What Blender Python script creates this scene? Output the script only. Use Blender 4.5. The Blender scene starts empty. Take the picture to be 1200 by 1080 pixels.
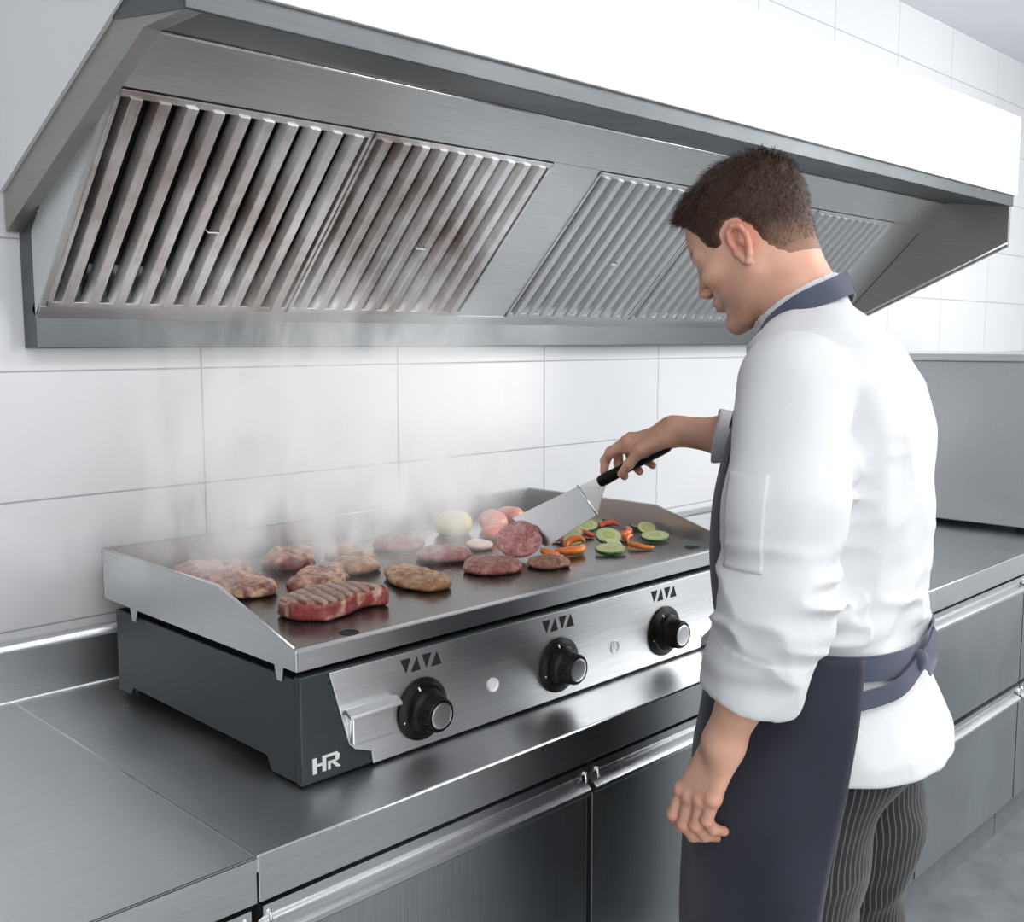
import bpy, bmesh, math, random
import numpy as np
from mathutils import Vector, Matrix, noise as mnoise
random.seed(7); np.random.seed(7)
SC = bpy.context.scene
COL = SC.collection
PI = math.pi

# ------------------------------------------------------------------ helpers
def link(o, parent=None):
    COL.objects.link(o)
    if parent is not None: o.parent = parent
    return o
def tag(o, label=None, cat=None, group=None, kind=None):
    if label: o['label'] = label
    if cat: o['category'] = cat
    if group: o['group'] = group
    if kind: o['kind'] = kind
    return o
def thing(name, label, cat, loc=(0, 0, 0), rz=0, group=None):
    o = bpy.data.objects.new(name, None); o.empty_display_size = .05
    COL.objects.link(o); o.location = loc; o.rotation_euler = (0, 0, rz)
    return tag(o, label, cat, group)
def obj(name, bm, mat, parent=None, loc=None, rot=None, smooth=False, bevel=0, seg=2, angle=35):
    me = bpy.data.meshes.new(name)
    bm.normal_update(); bm.to_mesh(me); bm.free()
    for m in (mat if isinstance(mat, (list, tuple)) else [mat]): me.materials.append(m)
    o = bpy.data.objects.new(name, me); link(o, parent)
    if loc is not None: o.location = loc
    if rot is not None: o.rotation_euler = rot
    if smooth is True:
        me.shade_smooth()
    elif smooth == 'auto':
        me.shade_smooth(); me.set_sharp_from_angle(angle=math.radians(angle))
    if bevel:
        b = o.modifiers.new('bev', 'BEVEL'); b.width = bevel; b.segments = seg; b.limit_method = 'ANGLE'; b.angle_limit = math.radians(30)
        b.harden_normals = False
    return o
def box(bm, x0, x1, y0, y1, z0, z1, mi=0):
    v = [bm.verts.new(p) for p in ((x0,y0,z0),(x1,y0,z0),(x1,y1,z0),(x0,y1,z0),(x0,y0,z1),(x1,y0,z1),(x1,y1,z1),(x0,y1,z1))]
    for f in ((0,3,2,1),(4,5,6,7),(0,1,5,4),(1,2,6,5),(2,3,7,6),(3,0,4,7)):
        bm.faces.new([v[i] for i in f]).material_index = mi
    return bm
def B(*a):
    bm = bmesh.new()
    for q in ([a] if not isinstance(a[0], tuple) else a): box(bm, *q)
    return bm
def prism(bm, pts, axis, a0, a1, mi=0):
    """extrude 2-D polygon; axis 'x': pts are (y,z); 'y': (x,z); 'z': (x,y)"""
    def mk(p, a):
        return {'x': (a, p[0], p[1]), 'y': (p[0], a, p[1]), 'z': (p[0], p[1], a)}[axis]
    lo = [bm.verts.new(mk(p, a0)) for p in pts]; hi = [bm.verts.new(mk(p, a1)) for p in pts]
    fs = [bm.faces.new(lo), bm.faces.new(hi[::-1])]
    n = len(pts)
    for i in range(n): fs.append(bm.faces.new([lo[i], hi[i], hi[(i+1) % n], lo[(i+1) % n]]))
    for f in fs: f.material_index = mi
    bmesh.ops.recalc_face_normals(bm, faces=bm.faces[:])
    return bm
def P(pts, axis, a0, a1): return prism(bmesh.new(), pts, axis, a0, a1)
def lathe(bm, prof, seg=32, M=None, mi=0):
    """prof: list of (r, h) about local z; M maps to place"""
    M = M or Matrix.Identity(4); rings = []
    for r, h in prof:
        if r < 1e-6: rings.append([bm.verts.new(M @ Vector((0, 0, h)))])
        else: rings.append([bm.verts.new(M @ Vector((r*math.cos(2*PI*i/seg), r*math.sin(2*PI*i/seg), h))) for i in range(seg)])
    for a, b in zip(rings[:-1], rings[1:]):
        for i in range(seg):
            j = (i+1) % seg
            if len(a) == 1 and len(b) == 1: continue
            if len(a) == 1: f = [a[0], b[j], b[i]]
            elif len(b) == 1: f = [a[i], a[j], b[0]]
            else: f = [a[i], a[j], b[j], b[i]]
            bm.faces.new(f).material_index = mi
    bmesh.ops.recalc_face_normals(bm, faces=bm.faces[:])
    return bm
def tube(bm, pts, r, seg=10, cap=True):
    pts = [Vector(p) for p in pts]; rings = []
    rr = r if isinstance(r, (list, tuple)) else [r]*len(pts)
    up = None
    for i, p in enumerate(pts):
        t = (pts[min(i+1, len(pts)-1)] - pts[max(i-1, 0)]).normalized()
        if up is None:
            up = Vector((0, 0, 1)) if abs(t.z) < .9 else Vector((1, 0, 0))
        s = t.cross(up).normalized(); u = s.cross(t).normalized(); up = u
        rings.append([bm.verts.new(p + (s*math.cos(2*PI*k/seg) + u*math.sin(2*PI*k/seg))*rr[i]) for k in range(seg)])
    for a, b in zip(rings[:-1], rings[1:]):
        for i in range(seg): bm.faces.new([a[i], a[(i+1) % seg], b[(i+1) % seg], b[i]])
    if cap: bm.faces.new(rings[0][::-1]); bm.faces.new(rings[-1])
    bmesh.ops.recalc_face_normals(bm, faces=bm.faces[:])
    return bm
def ribbon(pts, nrm, w, th=.0016, sub=6):
    """flat band along pts; nrm = outward normal per point; w = width"""
    def cr(a, b, c, d, t):
        return .5*((2*b) + (-a+c)*t + (2*a-5*b+4*c-d)*t*t + (-a+3*b-3*c+d)*t**3)
    p = [Vector(q) for q in pts]; n = [Vector(q) for q in nrm]; P2, N2 = [], []
    for i in range(len(p)-1):
        a, b, c, d = p[max(i-1, 0)], p[i], p[i+1], p[min(i+2, len(p)-1)]
        for k in range(sub):
            t = k/sub; P2.append(cr(a, b, c, d, t)); N2.append(n[i].lerp(n[i+1], t).normalized())
    P2.append(p[-1]); N2.append(n[-1].normalized())
    bm = bmesh.new(); rings = []
    for i, q in enumerate(P2):
        t = (P2[min(i+1, len(P2)-1)] - P2[max(i-1, 0)]).normalized()
        s = t.cross(N2[i]).normalized()*(w/2)
        m = N2[i]*th
        rings.append([bm.verts.new(v) for v in (q-s-m, q+s-m, q+s+m, q-s+m)])
    for a, b in zip(rings[:-1], rings[1:]):
        for i in range(4): bm.faces.new([a[i], a[(i+1) % 4], b[(i+1) % 4], b[i]])
    bm.faces.new(rings[0][::-1]); bm.faces.new(rings[-1])
    bmesh.ops.recalc_face_normals(bm, faces=bm.faces[:])
    return bm

# ------------------------------------------------------------------ materials
def new_mat(name):
    m = bpy.data.materials.new(name); m.use_nodes = True
    nt = m.node_tree; b = nt.nodes['Principled BSDF']
    return m, nt, b
def N(nt, t, **kw):
    n = nt.nodes.new(t)
    for k, v in kw.items():
        if k in n.inputs: n.inputs[k].default_value = v
        else: setattr(n, k, v)
    return n
def L(nt, a, b): nt.links.new(a, b)
def coords(nt, scale=(1, 1, 1), kind='Object', rot=(0, 0, 0)):
    tc = N(nt, 'ShaderNodeTexCoord'); mp = N(nt, 'ShaderNodeMapping')
    mp.inputs['Scale'].default_value = scale; mp.inputs['Rotation'].default_value = rot
    L(nt, tc.outputs[kind], mp.inputs['Vector']); return mp.outputs['Vector']
def noise(nt, vec, scale, detail=4, rough=.55, dist=0):
    n = N(nt, 'ShaderNodeTexNoise'); n.inputs['Scale'].default_value = scale; n.inputs['Detail'].default_value = detail
    n.inputs['Roughness'].default_value = rough; n.inputs['Distortion'].default_value = dist
    if vec is not None: L(nt, vec, n.inputs['Vector'])
    return n.outputs['Fac']
def ramp(nt, fac, stops, interp='LINEAR'):
    r = N(nt, 'ShaderNodeValToRGB'); r.color_ramp.interpolation = interp
    e = r.color_ramp.elements
    while len(e) < len(stops): e.new(.5)
    for i, (p, c) in enumerate(stops):
        e[i].position = p; e[i].color = (*c, 1) if len(c) == 3 else c
    if fac is not None: L(nt, fac, r.inputs['Fac'])
    return r.outputs['Color']
def mix(nt, fac, a, b):
    m = N(nt, 'ShaderNodeMix'); m.data_type = 'RGBA'
    for s, v in ((m.inputs[0], fac), (m.inputs[6], a), (m.inputs[7], b)):
        if isinstance(v, (int, float)): s.default_value = v
        elif isinstance(v, tuple): s.default_value = (*v, 1) if len(v) == 3 else v
        else: L(nt, v, s)
    return m.outputs[2]
def math_(nt, op, a, b=None, c=None, clamp=False):
    m = N(nt, 'ShaderNodeMath'); m.operation = op; m.use_clamp = clamp
    for i, v in enumerate((a, b, c)):
        if v is None: continue
        if isinstance(v, (int, float)): m.inputs[i].default_value = v
        else: L(nt, v, m.inputs[i])
    return m.outputs[0]
def bump(nt, b, h, strength=.3, dist=.001):
    n = N(nt, 'ShaderNodeBump'); n.inputs['Strength'].default_value = strength; n.inputs['Distance'].default_value = dist
    L(nt, h, n.inputs['Height']); L(nt, n.outputs['Normal'], b.inputs['Normal']); return n
def attr(nt, name):
    a = N(nt, 'ShaderNodeAttribute'); a.attribute_name = name; return a.outputs['Fac']

def plain(name, col, rough=.5, metal=0, nz=.0, scale=60, bmp=0, spec=None):
    m, nt, b = new_mat(name)
    b.inputs['Roughness'].default_value = rough; b.inputs['Metallic'].default_value = metal
    v = coords(nt); f = noise(nt, v, scale, 3)
    lo = tuple(c*(1-nz) for c in col); hi = tuple(min(1, c*(1+nz)) for c in col)
    L(nt, ramp(nt, f, [(.3, lo), (.7, hi)]), b.inputs['Base Color'])
    if bmp: bump(nt, b, f, bmp)
    if spec is not None: b.inputs['Specular IOR Level'].default_value = spec
    return m
def steel(name, col=(.55, .57, .58), rough=.3, axis='x', brush=.25, var=.12, smear=0):
    m, nt, b = new_mat(name)
    b.inputs['Metallic'].default_value = 1
    s = {'x': (1.2, 90, 90), 'y': (90, 1.2, 90), 'z': (90, 90, 1.2)}[axis]
    v = coords(nt, s); f = noise(nt, v, 8, 3, .6)
    g = noise(nt, coords(nt), 2.2, 3)
    lo = tuple(c*(1-var) for c in col); hi = tuple(c*(1+var) for c in col)
    c1 = ramp(nt, f, [(.25, lo), (.75, hi)])
    if smear:
        gg = noise(nt, coords(nt), 3.5, 5, .65)
        c1 = mix(nt, ramp(nt, gg, [(.42, (0, 0, 0)), (.65, (smear,)*3)]), c1, (.32, .235, .2))
    L(nt, c1, b.inputs['Base Color'])
    r = N(nt, 'ShaderNodeMapRange'); L(nt, g, r.inputs[0]); r.inputs[1].default_value = .3; r.inputs[2].default_value = .7
    r.inputs[3].default_value = rough*.8; r.inputs[4].default_value = rough*1.3
    L(nt, r.outputs[0], b.inputs['Roughness'])
    bump(nt, b, f, brush, .0003)
    return m
M = {}
M['steel'] = steel('brushed_steel', (.50, .515, .525), .30)
M['steel_counter'] = steel('worktop_steel', (.62, .635, .645), .34, 'x', .2)
M['steel_door'] = steel('door_steel', (.44, .47, .485), .36, 'z', .2)
M['steel_light'] = steel('light_steel', (.72, .73, .74), .3)
M['steel_bright'] = plain('polished_edge', (.9, .9, .9), .2, 1)
M['steel_hood'] = steel('hood_steel', (.66, .675, .68), .38, 'x', .2)
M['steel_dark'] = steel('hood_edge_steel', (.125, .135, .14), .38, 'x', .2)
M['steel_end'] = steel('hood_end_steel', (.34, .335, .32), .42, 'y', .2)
M['steel_filter_clean'] = steel('clean_filter_steel', (.68, .69, .70), .38, 'y', .4, .15)
M['steel_filter'] = steel('filter_steel', (.88, .875, .87), .34, 'y', .4, .2, smear=.8)
M['steel_plate'] = steel('griddle_rim_steel', (.60, .61, .62), .36, 'x', .3)
M['steel_blade'] = steel('spatula_steel', (.75, .76, .77), .28, 'y', .3)
M['steel_panel'] = steel('control_panel_steel', (.84, .85, .86), .42, 'x', .35)
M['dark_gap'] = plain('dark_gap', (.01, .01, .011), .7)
M['filter_shadow'] = plain('shadowed_inner_steel', (.03, .03, .03), .5, .6)  # near-black colour paints shade into the gaps between the baffles
M['anthracite'] = plain('anthracite_enamel', (.028, .036, .040), .42, 0, .12, 300, .05)
M['black_plastic'] = plain('black_plastic', (.004, .004, .0045), .42, 0, .2, 80, spec=.22)
M['white_plastic'] = plain('white_lens', (.85, .85, .85), .25)
M['white_clad'] = plain('white_cladding', (.86, .87, .88), .35, 0, .01, 3)
M['white_ceiling'] = plain('ceiling_paint', (.80, .81, .85), .8, 0, .02, 4)
M['white_wall'] = plain('wall_paint', (.82, .83, .84), .7, 0, .02, 4)
M['toekick'] = plain('plinth_grey', (.16, .17, .18), .5, 0, .1, 20)
M['light_panel'] = None

def tile_mat():
    m, nt, b = new_mat('white_wall_tiles')
    tc = N(nt, 'ShaderNodeTexCoord'); sp = N(nt, 'ShaderNodeSeparateXYZ'); L(nt, tc.outputs['Object'], sp.inputs[0])
    # object coordinates = world metres; grid 0.4865 x 0.2240
    def line(c, period, off, w):
        a = math_(nt, 'SUBTRACT', c, off); q = math_(nt, 'MODULO', math_(nt, 'ADD', a, period*100), period)
        d = math_(nt, 'MINIMUM', q, math_(nt, 'SUBTRACT', period, q))
        r = N(nt, 'ShaderNodeMapRange'); L(nt, d, r.inputs[0]); r.inputs[1].default_value = w*.5; r.inputs[2].default_value = w
        r.inputs[3].default_value = 1; r.inputs[4].default_value = 0; return r.outputs[0]
    gx = line(sp.outputs['X'], .4865, 1.032, .0022); gz = line(sp.outputs['Z'], .2240, 1.4665, .0022)
    g = math_(nt, 'MAXIMUM', gx, gz)
    n = noise(nt, tc.outputs['Object'], 1.3, 3)
    base = ramp(nt, n, [(.3, (.77, .785, .80)), (.7, (.83, .84, .85))])
    L(nt, mix(nt, g, base, (.42, .43, .45)), b.inputs['Base Color'])
    rr = N(nt, 'ShaderNodeMapRange'); L(nt, g, rr.inputs[0]); rr.inputs[3].default_value = .16; rr.inputs[4].default_value = .7
    L(nt, rr.outputs[0], b.inputs['Roughness'])
    inv = math_(nt, 'SUBTRACT', 1, g)
    bump(nt, b, inv, .5, .001)
    return m
M['tiles'] = tile_mat()
def floor_mat():
    m, nt, b = new_mat('grey_floor')
    v = coords(nt); f = noise(nt, v, 9, 6, .6)
    L(nt, ramp(nt, f, [(.3, (.14, .155, .165)), (.7, (.22, .235, .245))]), b.inputs['Base Color'])
    b.inputs['Roughness'].default_value = .5; bump(nt, b, noise(nt, v, 120, 3), .2)
    return m
M['floor'] = floor_mat()
def plate_mat():
    m, nt, b = new_mat('hot_griddle_surface')
    v = coords(nt); f = noise(nt, v, 7, 6, .6, .6); g = noise(nt, v, 60, 4)
    L(nt, ramp(nt, f, [(.3, (.085, .078, .074)), (.55, (.16, .15, .145)), (.75, (.24, .225, .21))]), b.inputs['Base Color'])
    b.inputs['Metallic'].default_value = .85
    L(nt, ramp(nt, f, [(.3, (.16,)*3), (.7, (.34,)*3)]), b.inputs['Roughness'])
    bump(nt, b, g, .12, .0006)
    return m
M['plate'] = plate_mat()

# ------------------------------------------------------------------ SDF toolkit (numpy)
def _hash(ix, iy, iz, s):
    h = (ix*374761393 + iy*668265263 + iz*2147483647 + s*974634777) & 0xffffffff
    h = ((h ^ (h >> 13))*1274126177) & 0xffffffff
    return ((h ^ (h >> 16)) & 0xffff)/65535.0
def vnoise(Pn, scale=1., seed=0):
    p = Pn*scale; i = np.floor(p).astype(np.int64); f = p-i; f = f*f*(3-2*f)
    r = 0
    for dx in (0, 1):
        wx = f[:, 0] if dx else 1-f[:, 0]
        for dy in (0, 1):
            wy = f[:, 1] if dy else 1-f[:, 1]
            for dz in (0, 1):
                wz = f[:, 2] if dz else 1-f[:, 2]
                r = r + _hash(i[:, 0]+dx, i[:, 1]+dy, i[:, 2]+dz, seed)*wx*wy*wz
    return r*2-1
def cap(P_, a, b, ra, rb=None):
    rb = ra if rb is None else rb
    a = np.array(a, float); b = np.array(b, float); ab = b-a
    t = np.clip(((P_-a) @ ab)/(ab @ ab), 0, 1)
    return np.linalg.norm(P_-a-t[:, None]*ab, axis=1) - (ra+(rb-ra)*t)
def ell(P_, c, r, R=None):
    q = P_-np.array(c, float)
    if R is not None: q = q @ R
    r = np.array(r, float); k0 = np.linalg.norm(q/r, axis=1); k1 = np.linalg.norm(q/(r*r), axis=1)
    return k0*(k0-1)/np.maximum(k1, 1e-9)
def sph(P_, c, r): return np.linalg.norm(P_-np.array(c, float), axis=1)-r
def smin(a, b, k):
    h = np.clip(.5+.5*(b-a)/k, 0, 1); return b*(1-h)+a*h-k*h*(1-h)
def smax(a, b, k): return -smin(-a, -b, k)
def chain(P_, pts, rs, k=.004):
    d = None
    for i in range(len(pts)-1):
        c = cap(P_, pts[i], pts[i+1], rs[i], rs[i+1]); d = c if d is None else smin(d, c, k)
    return d
def rotY(t):  # pitch forward for t>0 : local x -> (cos, -sin)
    c, s = math.cos(t), math.sin(t); return np.array([[c, 0, s], [0, 1, 0], [-s, 0, c]])
def rotZ(t):
    c, s = math.cos(t), math.sin(t); return np.array([[c, -s, 0], [s, c, 0], [0, 0, 1]])
def rotX(t):
    c, s = math.cos(t), math.sin(t); return np.array([[1, 0, 0], [0, c, -s], [0, s, c]])
def mesh_sdf(f, lo, hi, h, n=8, slack=1.5):
    """naive surface nets with block culling -> verts, quads"""
    lo = np.array(lo, float); hi = np.array(hi, float)
    nb = np.ceil((hi-lo)/h/n).astype(int); dims = nb*n+1
    V = np.full(dims, 1e3, np.float32)
    bi = np.stack(np.meshgrid(*[np.arange(k) for k in nb], indexing='ij'), -1).reshape(-1, 3)
    d = f(lo+(bi+.5)*n*h); rad = n*h*.87*slack
    act = bi[np.abs(d) < rad]; ina = bi[d <= -rad]
    for b in ina:
        x, y, z = b*n; V[x:x+n+1, y:y+n+1, z:z+n+1] = -1e3
    o = np.stack(np.meshgrid(*[np.arange(n+1)]*3, indexing='ij'), -1).reshape(-1, 3)
    for s in range(0, len(act), 400):
        a = act[s:s+400]; G = (a[:, None, :]*n+o[None]).reshape(-1, 3)
        V[G[:, 0], G[:, 1], G[:, 2]] = f(lo+G*h)
    ins = V < 0
    cnt = np.zeros(dims-1, np.uint8); C8 = [(x, y, z) for x in (0, 1) for y in (0, 1) for z in (0, 1)]
    for c in C8: cnt += ins[c[0]:dims[0]-1+c[0], c[1]:dims[1]-1+c[1], c[2]:dims[2]-1+c[2]]
    cells = np.argwhere((cnt > 0) & (cnt < 8))
    vid = np.full(dims-1, -1, np.int64); vid[tuple(cells.T)] = np.arange(len(cells))
    acc = np.zeros((len(cells), 3)); num = np.zeros(len(cells))
    for i, a in enumerate(C8):
        for j, b in enumerate(C8):
            if j <= i or sum(abs(a[k]-b[k]) for k in range(3)) != 1: continue
            pa = cells+np.array(a); pb = cells+np.array(b)
            va = V[tuple(pa.T)].astype(float); vb = V[tuple(pb.T)].astype(float)
            m = (va < 0) != (vb < 0); t = np.where(m, va/(np.where(m, va-vb, 1)), 0)
            acc += np.where(m[:, None], pa+t[:, None]*(pb-pa), 0); num += m
    verts = lo+acc/num[:, None]*h
    quads = []
    for ax in range(3):
        e = np.zeros(3, int); e[ax] = 1; u = np.roll(e, 1); w = np.roll(e, 2)
        A = ins[:dims[0]-e[0], :dims[1]-e[1], :dims[2]-e[2]]; Bv = ins[e[0]:, e[1]:, e[2]:]
        g = np.argwhere(A != Bv)
        g = g[(g[:, (ax+1) % 3] > 0) & (g[:, (ax+2) % 3] > 0)]
        g = g[np.all(g < dims-1, axis=1)]
        if len(g) == 0: continue
        q = np.stack([vid[tuple((g-u-w).T)], vid[tuple((g-w).T)], vid[tuple(g.T)], vid[tuple((g-u).T)]], 1)
        fl = ins[tuple(g.T)]
        q[~fl] = q[~fl][:, ::-1]
        quads.append(q)
    quads = np.concatenate(quads); quads = quads[(quads >= 0).all(1)]
    return verts, quads
def join_sdf(parts):
    vs, qs, o = [], [], 0
    for v, q in parts: vs.append(v); qs.append(q+o); o += len(v)
    return np.concatenate(vs), np.concatenate(qs)
def sdf_obj(name, vq, mat, parent=None, attrs=None, fn=None):
    v, q = vq; me = bpy.data.meshes.new(name)
    me.vertices.add(len(v)); me.vertices.foreach_set('co', v.astype(np.float32).ravel())
    me.loops.add(len(q)*4); me.loops.foreach_set('vertex_index', q.astype(np.int32).ravel())
    me.polygons.add(len(q)); me.polygons.foreach_set('loop_start', np.arange(0, len(q)*4, 4, dtype=np.int32))
    me.update(calc_edges=True); me.validate()
    me.shade_smooth()
    for m in (mat if isinstance(mat, (list, tuple)) else [mat]): me.materials.append(m)
    for k, a in (attrs or {}).items():
        at = me.attributes.new(k, 'FLOAT', 'POINT'); at.data.foreach_set('value', a.astype(np.float32))
    o = bpy.data.objects.new(name, me); link(o, parent); return o
def relax(vq, it=2, lam=.5):
    v, q = vq
    for _ in range(it):
        s = np.zeros_like(v); c = np.zeros(len(v))
        for k in range(4):
            for j in (1, 3): np.add.at(s, q[:, k], v[q[:, (k+j) % 4]]); np.add.at(c, q[:, k], 1)
        v = v+lam*(s/np.maximum(c, 1)[:, None]-v)
    return v, q

# ------------------------------------------------------------------ camera
cam = bpy.data.cameras.new('camera'); camo = bpy.data.objects.new('camera', cam); COL.objects.link(camo); SC.camera = camo
cam.sensor_width = 36; cam.sensor_fit = 'HORIZONTAL'; cam.lens = 1236.98/1200*36; cam.clip_start = .02; cam.clip_end = 60
_yaw, _pit = math.radians(44.782), math.radians(-6.526)
Fv = Vector((math.cos(_yaw)*math.cos(_pit), math.sin(_yaw)*math.cos(_pit), math.sin(_pit)))
Rv = Vector((math.sin(_yaw), -math.cos(_yaw), 0)); Uv = Rv.cross(Fv)
camo.matrix_world = Matrix.Translation((0, 0, 1.52)) @ Matrix((Rv, Uv, -Fv)).transposed().to_4x4()

# ------------------------------------------------------------------ room
def struct(name, bm, mat, **k):
    return tag(obj(name, bm, mat, **k), kind='structure')
CEIL = 2.78
struct('floor', B(-2.4, 6.0, -3.0, 1.95, -.05, 0), M['floor'])
struct('ceiling', B(-2.4, 6.0, -3.0, 1.95, CEIL, CEIL+.06), M['white_ceiling'])
struct('wall_back', B(-2.4, 6.0, 1.872, 1.95, 0, CEIL), M['tiles'])
struct('wall_left', B(-2.46, -2.4, -3.0, 1.95, 0, CEIL), M['white_wall'])
struct('wall_right', B(6.0, 6.06, -3.0, 1.95, 0, CEIL), M['white_wall'])
struct('wall_front', B(-2.4, 6.0, -3.06, -3.0, 0, CEIL), M['white_wall'])

def area(name, loc, size, power, target=None, col=(1, 1, 1), sy=None):
    l = bpy.data.lights.new(name, 'AREA'); l.energy = power; l.size = size; l.color = col
    if sy: l.shape = 'RECTANGLE'; l.size_y = sy
    o = bpy.data.objects.new(name, l); COL.objects.link(o); o.location = loc
    d = (Vector(target)-Vector(loc)) if target is not None else Vector((0, 0, -1))
    o.rotation_euler = d.to_track_quat('-Z', 'Y').to_euler(); return o
area('ceiling_light', (.4, -.6, CEIL-.02), 1.5, 26, sy=1.2)
area('ceiling_light', (2.9, -.6, CEIL-.02), 1.5, 34, sy=1.2)
area('ceiling_light', (4.6, -.3, CEIL-.02), 1.2, 26, sy=1.2)
area('fill_light', (-.9, -1.6, 2.2), 1.6, 27, target=(1.4, 1.3, 1.1))  # added fill lamp behind the camera, no real fixture
area('fill_light', (2.9, -2.2, 2.2), 1.4, 34, target=(1.7, 1.0, 1.2))  # added fill lamp, brightens the back of the jacket
area('bounce_light', (.1, -1.0, .45), 1.3, 16, target=(1.6, 1.5, 1.8))  # added lamp standing in for bounce, brightens the hood underside
area('side_light', (4.6, -1.3, 1.5), 1.2, 22, target=(3.3, 1.1, .8))  # added fill lamp for the cabinet fronts on the right
area('wall_fill', (4.2, .2, 2.5), .8, 10, target=(3.9, 1.87, 2.3))  # added unseen lamp, brightens the tiles at the right
area('wall_fill', (3.6, .1, 1.9), .7, 7, target=(2.4, 1.87, 1.25))  # added unseen lamp, brightens the tiles around the middle
w = bpy.data.worlds.new('world'); SC.world = w; w.use_nodes = True
w.node_tree.nodes['Background'].inputs[0].default_value = (.9, .95, 1, 1); w.node_tree.nodes['Background'].inputs[1].default_value = .6
SC.view_settings.view_transform = 'Standard'; SC.view_settings.look = 'None'; SC.view_settings.exposure = 0

# ------------------------------------------------------------------ extractor hood
hood = thing('extractor_hood', 'long stainless steel extractor hood with white cladding above the griddle', 'extractor hood', (2.04, 1.84, 1.506))
HO = Vector((2.04, 1.84, 1.506))
def hobj(name, bm, mat, **k):
    o = obj(name, bm, mat, hood, **k); o.location = -HO; return o
HX0, HX1 = .702, 3.404
T = math.tan(math.radians(46))
def plane_z(y): return 1.557+(1.8166-y)*T
# sloping housing wedge behind the filters, with recesses where filters sit (housing set back 3 cm behind their face)
FR = [(.713, 1.175), (1.178, 1.637), (1.786, 2.252), (2.255, 2.722), (2.725, 3.193)]
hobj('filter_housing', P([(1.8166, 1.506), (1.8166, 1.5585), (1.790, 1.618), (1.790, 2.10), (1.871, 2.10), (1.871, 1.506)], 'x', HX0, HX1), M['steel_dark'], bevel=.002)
# top sloping panel above the filters
fd = .034
def slab(x0, x1, ya, yb, th=.004, back=0.0):
    """sheet lying on the filter plane between depth ya (front/top) and yb (back/bottom)"""
    n = (math.sin(math.radians(46))*back, math.cos(math.radians(46))*back)
    n2 = (math.sin(math.radians(46))*(back+th), math.cos(math.radians(46))*(back+th))
    pts = [(ya+n[0], plane_z(ya)+n[1]), (yb+n[0], plane_z(yb)+n[1]), (yb+n2[0], plane_z(yb)+n2[1]), (ya+n2[0], plane_z(ya)+n2[1])]
    return P(pts, 'x', x0, x1)
hobj('upper_panel', slab(HX0, HX1, 1.434, 1.502, .02), M['steel_hood'])
for a, b in ((HX0, .713), (1.637, 1.786), (3.193, HX1)): hobj('spacer_panel', slab(a, b, 1.5025, 1.8166, .02), M['steel_hood'])
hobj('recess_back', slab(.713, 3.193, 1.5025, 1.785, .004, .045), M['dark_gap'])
hobj('gutter', P([(1.798, plane_z(1.798)-.001), (1.8166, 1.5565), (1.8166, 1.5645), (1.806, plane_z(1.8)+.004)], 'x', HX0, HX1), M['steel_light'], bevel=.001)
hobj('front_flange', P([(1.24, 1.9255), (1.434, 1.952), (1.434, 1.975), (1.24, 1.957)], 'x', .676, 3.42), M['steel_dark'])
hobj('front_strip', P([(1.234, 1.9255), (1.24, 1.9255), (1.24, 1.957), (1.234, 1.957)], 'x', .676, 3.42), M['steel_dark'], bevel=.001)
bm = bmesh.new(); tube(bm, [(HX0, 1.436, 1.9505), (HX1, 1.436, 1.9505)], .0028, 8)
hobj('edge_bead', bm, M['steel_bright'], smooth=True)
hobj('cladding', B((.672, 3.424, 1.225, 1.236, 1.957, 2.19), (.672, 3.424, 1.236, 1.86, 2.18, 2.19)), M['white_clad'], bevel=.002)
# end panels (steel strip below, white cladding above on the outside)
LB = [(1.24, 1.9255), (1.349, 1.9255), (1.603, 1.8145), (1.860, 1.700)]
st_h = .066
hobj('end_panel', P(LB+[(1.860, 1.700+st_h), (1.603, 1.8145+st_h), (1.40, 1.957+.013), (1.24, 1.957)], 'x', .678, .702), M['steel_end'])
hobj('end_cladding', P([(1.860, 1.700+st_h), (1.603, 1.8145+st_h), (1.40, 1.957+.013), (1.24, 1.957), (1.24, 2.18), (1.860, 2.18)], 'x', .672, .700), M['white_clad'])
RB = [(1.24, 1.806), (1.399, 1.734), (1.630, 1.629), (1.8166, 1.544), (1.8166, 2.17), (1.24, 2.17)]
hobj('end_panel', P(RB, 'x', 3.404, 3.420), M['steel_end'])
hobj('side_filler', P([(1.436, 1.955), (1.8166, 1.5615), (1.8166, 1.70), (1.60, 1.90), (1.50, 1.955)], 'x', HX0-.0005, HX0+.004), M['steel_hood'])
bm = bmesh.new(); tube(bm, [(3.404, 1.24, 1.816), (3.404, 1.8166, 1.554)], .004, 8)
hobj('edge_bead', bm, M['steel_hood'], smooth=True)
bm = bmesh.new(); tube(bm, [(3.4035, 1.52, plane_z(1.52)-.0), (3.4035, 1.80, plane_z(1.80))], .0015, 6)
hobj('seam', bm, M['dark_gap'])

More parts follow.
